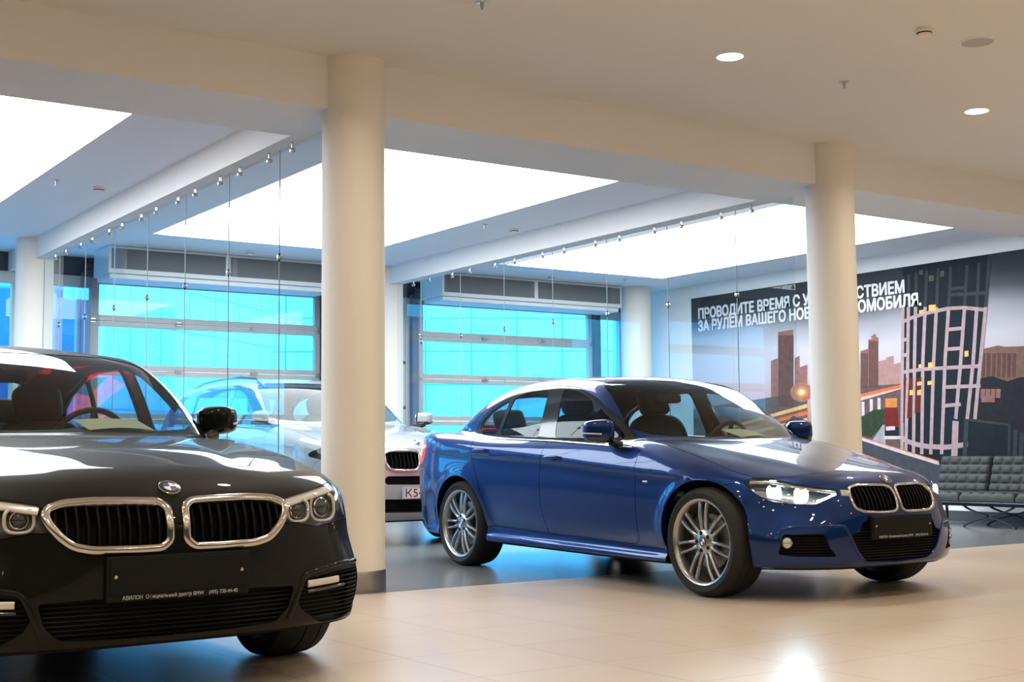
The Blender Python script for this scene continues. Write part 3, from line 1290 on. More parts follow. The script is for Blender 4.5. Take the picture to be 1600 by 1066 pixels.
def make_wheel(root, pos, side, R, rr, width, spokes=7, rot=0., steer=0., badge=True):
    """wheel at pos (centre of the outer face plane), axis along y; side +1 left, -1 right.
    The rim is the part; tyre, brake disc and hub badge are its pieces."""
    bm = bmesh.new()
    # barrel and outer lip
    lathe(bm, [(rr, -.012), (rr + .004, -.004), (rr, .0), (rr - .012, -.004), (rr - .022, -.02), (rr - .03, -.07), (rr - .03, -width * .9), (rr, -width)], 64, axis='y')
    # double spokes
    for k in range(spokes):
        for sgn in (-1, 1):
            a0 = rot + 2 * PI * k / spokes
            rows = []
            for i in range(9):
                t = i / 8
                r = .062 + (rr - .014 - .062) * t
                off = sgn * (.0155 + .0095 * min(1, t * 2.0) + .006 * t * t)
                w = .0082 + .004 * (1 - t) ** 2 + .002 * t * t
                yo = -.022 + .012 * math.sin(PI * t * .9) - .004 * t
                dep = .026
                ca, sa = math.cos(a0), math.sin(a0)
                row = []
                for u, v in ((-w, -dep), (-w, -.006), (-w * .45, 0), (w * .45, 0), (w, -.006), (w, -dep)):
                    q = (off + u)
                    row.append(bm.verts.new((ca * r - sa * q, yo + v, sa * r + ca * q)))
                rows.append(row)
            for A, B in zip(rows, rows[1:]):
                for j in range(6):
                    bm.faces.new((A[j], A[(j + 1) % 6], B[(j + 1) % 6], B[j]))
            bm.faces.new(rows[0][::-1])
            bm.faces.new(rows[-1])
    # hub with five bolt wells
    r0 = lathe(bm, [(.082, -.06), (.080, -.03), (.072, -.020), (.038, -.016), (.034, -.020)], 30, axis='y')
    fill_ring(bm, r0[-1])
    for k in range(5):
        a = rot + 2 * PI * k / 5 + .3
        c = (.055 * math.cos(a), -.0165, .055 * math.sin(a))
        rg = lathe(bm, [(.0125, -.001), (.0125, .0022), (.010, .0028)], 12, axis='y', c=c, mi=1)
        fill_ring(bm, rg[-1], 1)
    if side > 0:
        pass
    T = Matrix.Translation(pos) @ Matrix.Rotation(steer, 4, 'Z') @ Matrix.Diagonal((1, side, 1, 1))
    w = obj('wheel', bm, [M['rim'], M['matt_black']], root, smooth=45)
    w.data.transform(T)
    if side < 0:
        w.data.flip_normals()
    bm = bmesh.new()
    lathe(bm, [(rr - .006, -.004), (rr + .006, .002), (rr + .02, .006), ((rr + R) / 2, .011), (R - .028, .006), (R - .010, -.008), (R - .002, -.03),
               (R, -.05), (R - .004, -.052), (R - .004, -.058), (R, -.06), (R, -width * .5 + .004), (R - .005, -width * .5 + .003), (R - .005, -width * .5 - .003), (R, -width * .5 - .004),
               (R, -width + .06), (R - .01, -width + .008), ((rr + R) / 2, -width - .008), (rr - .004, -width + .005)], 72, axis='y')
    o = obj('tyre', bm, M['rubber'], w, smooth=40)
    o.data.transform(T)
    bm = bmesh.new()
    lathe(bm, [(.165, -.085), (.165, -.10), (.07, -.10), (.07, -.085)], 48, axis='y', close=True)
    o = obj('brake_disc', bm, M['disc'], w, smooth=40)
    o.data.transform(T)
    bm = bmesh.new()
    fill_ring(bm, lathe(bm, [(rr - .032, -.115), (.02, -.118)], 40, axis='y')[-1])
    for a0 in (2.2,):
        box(bm, .095, .175, -.11, -.065, -.07, .07, .01, M4=Matrix.Rotation(-a0, 4, 'Y'))
    o = obj('brake_shield', bm, M['rim_dark'], w)
    o.data.transform(T)
    if badge:
        n = T.to_3x3() @ Vector((0, 1, 0))
        p = T @ Vector((0, -.019, 0))
        roundel('hub_badge', w, .033, p, n, th=.004)
    return w


def make_seat(root, x, y, z, w=.25, head=True, hz=.0, tilt=.35):
    bm = bmesh.new()
    superbox(bm, (x + .12, y, z), (.27, w, .09), (.4, .4))
    Mt = Matrix.Translation((x - .16, y, z + .02)) @ Matrix.Rotation(-tilt, 4, 'Y')
    superbox(bm, (0, 0, .30), (.085, w, .34), (.45, .35), (22, 16), M4=Mt)
    s = obj('seat', bm, M['leather'], root, smooth=True)
    if head:
        bm = bmesh.new()
        superbox(bm, (.03, 0, .74 + hz), (.055, .135, .10), (.4, .55), (20, 12), M4=Mt)
        tube(bm, [Mt @ Vector((.02, -.05, .58)), Mt @ Vector((.02, -.05, .72 + hz))], .006, 6)
        tube(bm, [Mt @ Vector((.02, .05, .58)), Mt @ Vector((.02, .05, .72 + hz))], .006, 6)
        obj('headrest', bm, M['leather'], s, smooth=True)
    return s

# ------------------------------------------------------------------ one car from a table of curves and outlines


def patch(root, name, P3, m, parent=None):
    pass


def lamp_ring(cb, parent, yz, r, m, side, sink=.03, tubew=.009, flat=True, lit=False):
    """open light ring in a headlight; yz its centre seen from the front, on the +y side"""
    p, n = cb.hit('front', [yz])
    p, n = p[0], n[0]
    n = n + np.array([1.2, 0, 0])
    n[2] *= .3
    n /= np.linalg.norm(n)
    u = np.array([0, 0, 1.]) - n * n[2]
    u /= np.linalg.norm(u)
    s = np.cross(u, n)
    c = p - n * sink
    pts = []
    K = 26
    for k in range(K + 1):
        a = math.radians(118 + 304 * k / K) if flat else 2 * PI * k / K
        x, z = math.cos(a), math.sin(a)
        x = math.copysign(abs(x) ** .7, x)
        z = math.copysign(abs(z) ** .7, z)
        q = c + s * x * r + u * z * r * .9
        pts.append((q[0], q[1] * side, q[2]))
    bm = bmesh.new()
    tube(bm, pts, tubew, 8)
    return obj('light_ring', bm, m, parent, smooth=True), c, n


def projector(c, n, side, r, m, parent, name='projector_lens'):
    M4 = Vector((n[0], n[1] * side, n[2])).to_track_quat('Z', 'Y').to_matrix().to_4x4()
    M4.translation = Vector((c[0], c[1] * side, c[2]))
    bm = bmesh.new()
    rg = lathe(bm, [(r * 1.18, -.01), (r * 1.18, .006), (r * 1.05, .008)], 28, mi=0)
    rg = lathe(bm, [(r, .004), (r * .8, .012), (r * .45, .017), (.002, .019)], 28, mi=1)
    fill_ring(bm, rg[-1], 1)
    bmesh.ops.transform(bm, matrix=M4, verts=bm.verts)
    return obj(name, bm, [M['lamp_chrome'], m], parent, smooth=40)


def kidney(cb, root, poly, side, frame_m, w=.026, hgt=.012, bars=11, depth=.05, zr=None):
    """one half of the double grille: frame, dark backing and upright bars"""
    rp = resample(poly, .012)
    P, N = cb.hit('front', rp)
    P, N = P * [1, side, 1], N * [1, side, 1]
    bm = bmesh.new()
    ring_mesh(bm, P, N, w, hgt, sink=.02)
    g = obj('kidney_grille', bm, frame_m, root, smooth=50)
    c = np.array(poly)[:, :2].mean(0)
    ins = [tuple(c + (np.array(q) - c) * .985) for q in rp]
    P, N = cb.hit('front', ins)
    bm = bmesh.new()
    vs = [bm.verts.new((p[0] - depth, p[1] * side, p[2])) for p in P]
    v2 = [bm.verts.new((p[0] - .004, p[1] * side, p[2])) for p in P]
    bm.faces.new(vs)
    for i in range(len(vs)):
        bm.faces.new((vs[i], vs[(i + 1) % len(vs)], v2[(i + 1) % len(vs)], v2[i]))
    obj('grille_well', bm, M['underbody'], g)
    # bars
    arr = np.array(ins)
    y0, y1 = arr[:, 0].min() + .012, arr[:, 0].max() - .012
    bm = bmesh.new()
    for k in range(bars):
        y = y0 + (y1 - y0) * (k + .5) / bars
        zz = []
        for i in range(len(arr)):
            a, b = arr[i], arr[(i + 1) % len(arr)]
            if (a[0] - y) * (b[0] - y) <= 0 and a[0] != b[0]:
                zz.append(a[1] + (b[1] - a[1]) * (y - a[0]) / (b[0] - a[0]))
        if len(zz) < 2:
            continue
        za, zb_ = min(zz) + .003, max(zz) - .003
        L = [(y, za + (zb_ - za) * j / 6) for j in range(7)]
        P, N = cb.hit('front', L)
        rows = []
        for p in P:
            rows.append([bm.verts.new((p[0] + dx, (p[1] + dy) * side, p[2])) for dx, dy in ((-.045, -.004), (-.012, -.0045), (-.007, 0), (-.012, .0045), (-.045, .004))])
        for A_, B_ in zip(rows, rows[1:]):
            for j in range(4):
                bm.faces.new((A_[j], A_[j + 1], B_[j + 1], B_[j]))
        bm.faces.new(rows[0])
        bm.faces.new(rows[-1][::-1])
    obj('grille_bars', bm, M['bar_black'], g)
    return g


def mirror(root, base, tip, hgt, side, cap_m, strip=True, dep=.10):
    """door mirror between its inner end and its outer tip (both on +y side)"""
    b, t = Vector(base), Vector(tip)
    c = (b + t) / 2
    L = (t - b).length / 2
    d = (t - b).normalized()
    ang = math.atan2(d.x, d.y)

    def bend(q):
        k = (q.y / L + 1) / 2
        s_ = 1 - .22 * k * k
        return Vector((q.x * (1 - .15 * k) - .02 * k * k, q.y, q.z * s_ + .006 * k))
    M4 = Matrix.Translation(c) @ Matrix.Rotation(-ang, 4, 'Z')
    S = Matrix.Diagonal((1, side, 1, 1))
    bm = bmesh.new()
    superbox(bm, (0, 0, 0), (dep, L, hgt / 2), (.48, .55), (30, 20), bend=bend)
    for f in bm.faces:
        m = f.calc_center_median()
        f.material_index = 1 if (m.x < -dep * .55 or m.z < -hgt * .24) else 0
    bmesh.ops.transform(bm, matrix=S @ M4, verts=bm.verts)
    o = obj('door_mirror', bm, [cap_m, M['gloss_black']], root, smooth=True)
    if strip:
        bm = bmesh.new()
        pts = []
        for k in range(9):
            q = -L * .2 + (L * .98 + L * .2) * k / 8
            rr = max(0, 1 - abs(q / L) ** 3.3) ** .3
            pts.append(M4 @ bend(Vector((dep * rr * .985 + .001, q, -hgt * .14))))
        tube(bm, [S @ p for p in pts], .0055, 8)
        obj('indicator_strip', bm, M['lamp_ring'], o, smooth=True)
    bm = bmesh.new()
    foot = [b + Vector((0.0, .03, -hgt * .40)), b + Vector((.01, -.03, -hgt * .55)), b + Vector((.015, -.10, -hgt * .62))]
    tube(bm, [S @ p for p in foot], [.030, .028, .03], 10)
    obj('mirror_stalk', bm, M['gloss_black'], o, smooth=40)
    bm = bmesh.new()
    superbox(bm, (-dep * .83, 0, .003), (.012, L * .84, hgt * .36), (.4, .4), (20, 10))
    bmesh.ops.transform(bm, matrix=S @ M4, verts=bm.verts)
    obj('mirror_glass', bm, M['chrome'], o, smooth=True)
    return o


def door_handle(cb, parent, x, z, side, m, dz=.0):
    P, N = cb.hit('side', [(x + .11 * (k / 8 - .5) * 2, z + dz * (k / 8 - .5)) for k in range(9)])
    bm = bmesh.new()
    rows = []
    for k, (p, n) in enumerate(zip(P, N)):
        t = abs(k / 8 - .5) * 2
        out = .034 * (1 - t ** 4) - .004
        hh = .0125 * (1 - .3 * t)
        rows.append([bm.verts.new(((p + n * (out + a) + np.array([0, 0, b])) * [1, side, 1]).tolist())
                     for a, b in ((-.014, hh), (0, hh), (.006, hh * .4), (.006, -hh * .5), (0, -hh), (-.014, -hh))])
    for A_, B_ in zip(rows, rows[1:]):
        for j in range(6):
            bm.faces.new((A_[j], A_[(j + 1) % 6], B_[(j + 1) % 6], B_[j]))
    bm.faces.new(rows[0][::-1])
    bm.faces.new(rows[-1])
    h = obj('door_handle', bm, m, parent, smooth=50)
    bm = bmesh.new()
    P, N = cb.hit('side', [(x + .075 * math.cos(a), z + .03 * math.sin(a)) for a in np.arange(0, 2 * PI, PI / 10)])
    c = bm.verts.new(((P.mean(0) + N.mean(0) * .001) * [1, side, 1]).tolist())
    vs = [bm.verts.new(((p + n * .0015) * [1, side, 1]).tolist()) for p, n in zip(P, N)]
    for i in range(len(vs)):
        bm.faces.new((vs[i], vs[(i + 1) % len(vs)], c))
    return h


def number_plate_holder(root, cb, z0, z1, x, text, w=.262, tilt=.05):
    t = obj('plate_holder', (lambda bm: (box(bm, -.014, .004, -w, w, z0, z1, .004), box(bm, .003, .008, -w + .012, w - .012, z0 + .028, z1 - .008, .002), bm)[-1])(bmesh.new()),
            M['matt_black'], root)
    t.location = (x, 0, 0)
    t['label'] = 'black number plate holder without a plate'
    bm = bmesh.new()
    for s in (-1, 1):
        fill_ring(bm, lathe(bm, [(.007, .004), (.006, .0105), (.003, .0115)], 12, axis='x', c=(0, s * (w - .03), (z0 + z1) / 2 + .01))[-1])
    obj('screw', bm, M['chrome'], t)
    M4 = Matrix(((0, 0, 1, .0052), (1, 0, 0, -w + .055), (0, 1, 0, z0 + .008), (0, 0, 0, 1)))
    text_mesh('lettering', text, .019, M['text_grey'], t, M4, .0006, width=2 * w - .10)
    return t


def mesh_patch(cb, parent, name, poly, m, proj='front', off=-.03, side=1, both=False, wall=None, wall_d=None):
    """a filled panel following the body surface, set back by off"""
    rp = resample(poly, .03)
    P, N = cb.hit(proj, rp)
    P = P + N * off if proj != 'front' else P + np.array([off, 0, 0])
    bm = bmesh.new()
    for s_ in ((1, -1) if both else (side,)):
        bm.faces.new([bm.verts.new((p * [1, s_, 1]).tolist()) for p in P])
    return obj(name, bm, m, parent)


def honeycomb(cb, parent, poly, side, m, off=-.012, dz=.022, both=False):
    """horizontal lattice bars filling an intake outline"""
    arr = np.array(resample(poly, .01))
    bm = bmesh.new()
    z = arr[:, 1].min() + dz * .6
    while z < arr[:, 1].max() - dz * .3:
        ys = []
        for i in range(len(arr)):
            a, b = arr[i], arr[(i + 1) % len(arr)]
            if (a[1] - z) * (b[1] - z) <= 0 and a[1] != b[1]:
                ys.append(a[0] + (b[0] - a[0]) * (z - a[1]) / (b[1] - a[1]))
        if len(ys) >= 2 and max(ys) - min(ys) > .03:
            L = np.linspace(min(ys) + .004, max(ys) - .004, 14)
            P, N = cb.hit('front', [(y, z) for y in L])
            for s_ in ((1, -1) if both else (side,)):
                tube(bm, [(p[0] + off, p[1] * s_, p[2]) for p in P], .0022, 5)
        z += dz
    return obj('intake_lattice', bm, m, parent)


def intake(cb, root, name, poly, side, both=False, depth=.07, lattice=True, dz=.016, inner=()):
    """dark recessed opening: back wall, side walls and lattice"""
    rp = resample(poly, .02)
    P, N = cb.hit('front', rp)
    bm = bmesh.new()
    for s_ in ((1, -1) if both else (side,)):
        n = len(P)
        a = [bm.verts.new(((p - np.array([.002, 0, 0])) * [1, s_, 1]).tolist()) for p in P]
        b = [bm.verts.new(((p - np.array([depth, 0, 0])) * [1, s_, 1]).tolist()) for p in P]
        for i in range(n):
            bm.faces.new((a[i], a[(i + 1) % n], b[(i + 1) % n], b[i]))
        bm.faces.new(b)
    o = obj(name, bm, M['underbody'], root)
    if lattice:
        honeycomb(cb, o, poly, side, M['matt_black'], both=both, dz=dz)
    return o


def steering(root, x, y, z, r=.185):
    Mt = Matrix.Translation((x, y, z)) @ Matrix.Rotation(-1.15, 4, 'Y')
    bm = bmesh.new()
    tube(bm, [Mt @ Vector((r * math.cos(2 * PI * k / 32), r * math.sin(2 * PI * k / 32), 0)) for k in range(33)], .015, 10, caps=False)
    for a in (0, PI, 1.5 * PI):
        tube(bm, [Mt @ Vector((.02 * math.cos(a), .02 * math.sin(a), -.01)), Mt @ Vector((r * math.cos(a), r * math.sin(a), 0))], .016, 8)
    superbox(bm, (0, 0, 0), (.07, .07, .025), (.6, .6), M4=Mt)
    return obj('steering_wheel', bm, M['leather'], root, smooth=True)


def dash(root, x0, x1, z, w, zc):
    """dashboard with binnacle over the driver's side"""
    bm = bmesh.new()
    prof = [(x0, z - .02), (x0 - .1, z + .005), (x0 - .25, z + .012), (x1 + .06, z + .005), (x1, z - .04), (x1 + .02, z - .14), (x1 + .10, z - .32), (x0, z - .35)]
    vs = []
    for k in range(13):
        y = -w + 2 * w * k / 12
        e = 1 - .10 * abs(y / w) ** 3
        vs.append([bm.verts.new((px + .14 * (1 - e) - .12 * (y / w) ** 2, y, pz + .028 * math.exp(-((y - .36) / .17) ** 2) * (1 if i in (2, 3, 4) else 0))) for i, (px, pz) in enumerate(prof)])
    for A_, B_ in zip(vs, vs[1:]):
        n = len(prof)
        for j in range(n):
            bm.faces.new((A_[j], A_[(j + 1) % n], B_[(j + 1) % n], B_[j]))
    bm.faces.new(vs[0])
    bm.faces.new(vs[-1][::-1])
    return obj('dashboard', bm, M['interior'], root, smooth=50)


def simple_box_part(root, name, x0, x1, y0, y1, z0, z1, m, bev=.02):
    bm = bmesh.new()
    box(bm, x0, x1, y0, y1, z0, z1, bev)
    return obj(name, bm, m, root, smooth=40)


def build_car(sp):
    root = thing('car', sp['label'], 'car', (sp['pose'][0], sp['pose'][1], 0), sp['pose'][2])
    cb = CarBody(sp, sp.get('h', .024))
    cb.root = root
    pm = sp['paint']
    wb, Ra, rz = sp['wb'], sp['Ra'], sp['rz']
    # wheel openings ------------------------------------------------------------
    for ax in (0., -wb):
        cb.cut('gone', 'side', arch_poly(ax, rz, Ra, -.2, Ra + .045, Ra + .01), keep=lambda m, n: m.y > sp['liner_y'])
    cb.drop('gone')
    hs = lambda m, n: True
    # glass -----------------------------------------------------------------------
    zr = sp['Zroof']
    cb.cut('windscreen', 'front', [(-.1, sp['ws'][0][1])] + list(sp['ws']) + [(-.1, sp['ws'][-1][1])], keep=lambda m, n: n.x > .12 and m.x < -.15)
    cb.cut('rear_window', 'rear', [(-.1, sp['rw'][0][1])] + list(sp['rw']) + [(-.1, sp['rw'][-1][1])], keep=lambda m, n: n.x < -.12)
    cb.cut('window_trim', 'side', fillet(sp['dlo'], .05), keep=lambda m, n: n.y > .3)
    for k, g in enumerate(sp['glass']):
        cb.cut('side_window_%d' % k, 'side', fillet(g, .04), src=('window_trim',))
    # lamps, grilles, intakes --------------------------------------------------------
    cb.cut('headlight', 'front', fillet(sp['hl'], .02), keep=lambda m, n: n.x > .05 and m.x > .1)
    for k, q in enumerate(sp['kidneys']):
        cb.cut('kidney', 'front', fillet(q, .02))
    for k, (nm, q) in enumerate(sp['intakes']):
        cb.cut('opening', 'front', fillet(q, .015))
    # panels -----------------------------------------------------------------------------
    cb.cut('bonnet', 'top', fillet(sp['bonnet'], .06), keep=lambda m, n: n.z > .2 and m.x > -.9)
    cb.cut('front_bumper', 'side', sp['bumper'], keep=lambda m, n: True)
    cb.cut('door_front', 'side', fillet(sp['door_f'], .04))
    cb.cut('door_rear', 'side', fillet(sp['door_r'], .04))
    cb.cut('side_skirt', 'side', sp['skirt'], keep=lambda m, n: m.y > .5 and n.z > -.75)
    cb.cut('tail_lamp', 'side', fillet(sp['tail'], .03), keep=lambda m, n: n.y > .05 or n.x < -.3)
    cb.cut('rear_bumper', 'side', sp['rbumper'], keep=lambda m, n: True)
    cb.cut('boot_lid', 'top', sp['boot'])
    lowline = [(x, float(np.interp(x, [p[0] for p in sorted(sp['bot'])], [p[1] for p in sorted(sp['bot'])])) + .014) for x in np.linspace(-4.2, 1.0, 22)]
    cb.cut('underbody', 'side', lowline + [(1.0, -.1), (-4.2, -.1)], src=('body', 'front_bumper', 'rear_bumper', 'side_skirt'), keep=lambda m, n: True)
    cb.drop('kidney', 'opening')

    # emit ---------------------------------------------------------------------------------
    cb.emit('bodyshell', ['body'], pm, root, 'C', thick_m=pm, depth=.045)
    cb.emit('bonnet', ['bonnet'], pm, root, 'C', depth=.015)
    fb = cb.emit('front_bumper', ['front_bumper'], pm, root, 'C', depth=.035, gap=.0015)
    cb.emit('rear_bumper', ['rear_bumper'], pm, root, 'C', depth=.02)
    cb.emit('boot_lid', ['boot_lid'], pm, root, 'C')
    cb.emit('underbody', ['underbody'], M['underbody'], root, 'C', gap=0, depth=0)
    cb.emit('windscreen', ['windscreen'], M['car_glass'], root, 'C', gap=.001, depth=.006, offset=-.002, thick_m=M['gloss_black'])
    cb.emit('rear_window', ['rear_window'], M['car_glass'], root, 'C', gap=.001, depth=.006, offset=-.002, thick_m=M['gloss_black'])
    cb.doors = {}
    for s_, S in ((1, 'L'), (-1, 'R')):
        for d in ('door_front', 'door_rear'):
            o = cb.emit('door', [d], pm, root, S, depth=.02)
            cb.doors[d, s_] = o
        cb.emit('side_skirt', ['side_skirt'], sp.get('skirt_m', pm), root, S, gap=.001)
        cb.emit('window_trim', ['window_trim'], M['gloss_black'], root, S, gap=.0005, depth=.01, offset=-.001)
        for k in range(len(sp['glass'])):
            cb.emit('side_window', ['side_window_%d' % k], M['car_glass_dark'], root, S, gap=.001, depth=.004, offset=-.003, thick_m=M['gloss_black'])
        hl = cb.emit('headlight', ['headlight'], sp.get('house', M['lamp_house']), root, S, gap=.004, depth=0, offset=-.055)
        cb.emit('headlight_lens', ['headlight'], M['lens'], hl, S, gap=.0018, depth=.055, thick_m=M['lamp_house'])
        sp['lamp'](cb, hl, s_)
        tl = cb.emit('tail_lamp', ['tail_lamp'], M['red_lens'], root, S, gap=.0015, depth=.02)
    # kidneys and intakes ----------------------------------------------------------------------
    for s_ in (1, -1):
        for q in sp['kidneys']:
            kidney(cb, root, fillet(q, .02), s_, M['chrome'], sp.get('kw', .026), sp.get('kh', .012), sp.get('bars', 11))
    for nm, q in sp['intakes']:
        q = fillet(q, .015)
        if min(p[0] for p in q) < .01:      # runs across the middle: mirror the outline
            full = [p for p in q if p[0] > .001]
            full = full + [(-p[0], p[1]) for p in full[::-1]]
            intake(cb, root, nm, full, 1)
        else:
            for s_ in (1, -1):
                intake(cb, root, nm, q, s_)
    # wheel wells ------------------------------------------------------------------------------
    for ax in (0., -wb):
        for s_ in (1, -1):
            bm = bmesh.new()
            K = 20
            rows = []
            for k in range(K + 1):
                a = math.radians(-15 + 210 * k / K)
                rr = Ra + .012
                rows.append([bm.verts.new((ax + rr * math.cos(a), s_ * yy, rz + rr * math.sin(a))) for yy in (sp['liner_y'], sp['liner_y2'])])
            cvert = bm.verts.new((ax, s_ * sp['liner_y'], rz))
            for A_, B_ in zip(rows, rows[1:]):
                bm.faces.new((A_[0], A_[1], B_[1], B_[0]))
                bm.faces.new((A_[0], B_[0], cvert))
            obj('wheel_arch_liner', bm, M['underbody'], root, smooth=60)
            make_wheel(root, (ax, s_ * sp['face_y'], rz_w(sp)), s_, sp['tyre_r'], sp['rim_r'], sp['tyre_w'], sp.get('spokes', 7), sp['rot'][0 if ax == 0 else 1])
    # trim ----------------------------------------------------------------------------------------
    for s_ in (1, -1):
        mirror(root, *sp['mirror'][:3], s_, pm)
        for d, (x, z) in zip(('door_front', 'door_rear'), sp['handles']):
            if cb.doors.get((d, s_)):
                door_handle(cb, cb.doors[d, s_], x, z, s_, pm)
        # bright waist moulding under the side windows
        bl = [p[:2] for p in sp['dlo_line']]
        P, N = cb.hit('side', resample(bl, .05, False))
        bm = bmesh.new()
        ring_mesh(bm, P * [1, s_, 1], N * [1, s_, 1], .012, .005, closed=False, sink=.004)
        obj('waist_moulding', bm, sp.get('mould', M['gloss_black']), root, smooth=50)
    P, N = cb.hit('front' if sp['badge_proj'] == 'front' else 'top', [sp['badge']])
    roundel('badge', root, .041, P[0] + N[0] * .002, N[0], up=(-1, 0, .4))
    # cabin ----------------------------------------------------------------------------------------
    iz, sx = sp['floor_z'], sp['seat_x']
    simple_box_part(root, 'cabin_floor', sp['cab'][1], sp['cab'][0], -sp['cab_w'], sp['cab_w'], iz - .05, iz, M['interior'])
    for s_ in (1, -1):
        simple_box_part(root, 'door_lining', sp['cab'][1] + .3, sp['cab'][0] - .15, s_ * (sp['cab_w'] + .025) - .02, s_ * (sp['cab_w'] + .025) + .02, iz, sp['belt_z'] - .06, M['interior'])
    dash(root, sp['dash'][0], sp['dash'][1], sp['dash'][2], sp['cab_w'] - .02, 0)
    st = steering(root, sp['dash'][1] - .10, .37, sp['dash'][2] - .05)
    for y in (.37, -.37):
        make_seat(root, sx, y, iz + .24 + sp.get('seat_dz', 0), hz=0)
    simple_box_part(root, 'centre_console', sx - .3, sx + .55, -.11, .11, iz, iz + .28, M['interior'], .03)
    bm = bmesh.new()
    superbox(bm, (sp['rear_x'] + .12, 0, iz + .25), (.27, .60, .11), (.4, .3), (30, 10))
    Mt = Matrix.Translation((sp['rear_x'] - .15, 0, iz + .25)) @ Matrix.Rotation(-.42, 4, 'Y')
    superbox(bm, (0, 0, .28), (.09, .60, .30), (.4, .25), (30, 12), M4=Mt)
    rs = obj('rear_bench', bm, M['leather'], root, smooth=True)
    for y in (.38, -.38):
        bm = bmesh.new()
        superbox(bm, (.03, y, .64), (.05, .14, .085), (.4, .55), M4=Mt)
        obj('headrest', bm, M['leather'], rs, smooth=True)
    if sp.get('shelf'):
        simple_box_part(root, 'parcel_shelf', sp['shelf'][0], sp['shelf'][1], -.60, .60, sp['shelf'][2] - .03, sp['shelf'][2], M['interior'])
    # headliner follows the roof
    P = []
    xs = np.linspace(sp['lin'][0], sp['lin'][1], 14)
    ys = np.linspace(-sp['lin_w'], sp['lin_w'], 9)
    pts = [(x, abs(y)) for x in xs for y in ys]
    H, N = cb.hit('top', pts)
    bm = bmesh.new()
    vs = [bm.verts.new((p[0], ys[i % 9], p[2] - .035)) for i, p in enumerate(H)]
    for i in range(13):
        for j in range(8):
            bm.faces.new((vs[i * 9 + j], vs[i * 9 + j + 1], vs[i * 9 + j + 10], vs[i * 9 + j + 9]))
    obj('headliner', bm, M['interior'], root, smooth=True)
    # pillars inside and rear-view mirror
    bm = bmesh.new()
    x, z = sp['rvm']
    superbox(bm, (x, 0, z), (.025, .12, .035), (.5, .5))
    tube(bm, [(x + .01, 0, z + .03), (x + .10, 0, z + .075)], .014, 8)
    obj('rear_view_mirror', bm, M['matt_black'], root, smooth=True)
    return root, cb


def rz_w(sp):
    return sp['tyre_r']

# ------------------------------------------------------------------ the blue saloon


def strip_on(cb, parent, name, pts, side, m, w=.014, h=.004, sink=.02, closed=False, proj='front'):
    P, N = cb.hit(proj, resample(pts, .015, closed))
    P = P - N * sink
    bm = bmesh.new()
    ring_mesh(bm, P * [1, side, 1], N * [1, side, 1], w, h, closed=closed, sink=.002)
    return obj(name, bm, m, parent, smooth=50)


def lamp_blue(cb, hl, s):
    for yz, r in (((.690, .630), .036), ((.588, .614), .036)):
        o, c, n = lamp_ring(cb, hl, yz, r, M['lamp_white'], s, sink=.020, tubew=.0095)
        projector(c - n * .012, n, s, r * .70, M['lamp_blue'], hl)
    strip_on(cb, hl, 'light_blade', [(.535, .578), (.495, .592), (.425, .622)], s, M['lamp_white'], .013, .006, .012)
    strip_on(cb, hl, 'chrome_brow', [(.745, .690), (.68, .692), (.60, .664), (.52, .646), (.42, .632)], s, M['lamp_chrome'], .024, .008, .012)
    strip_on(cb, hl, 'chrome_bar', [(.745, .605), (.71, .588), (.66, .575)], s, M['lamp_chrome'], .012, .006, .012)


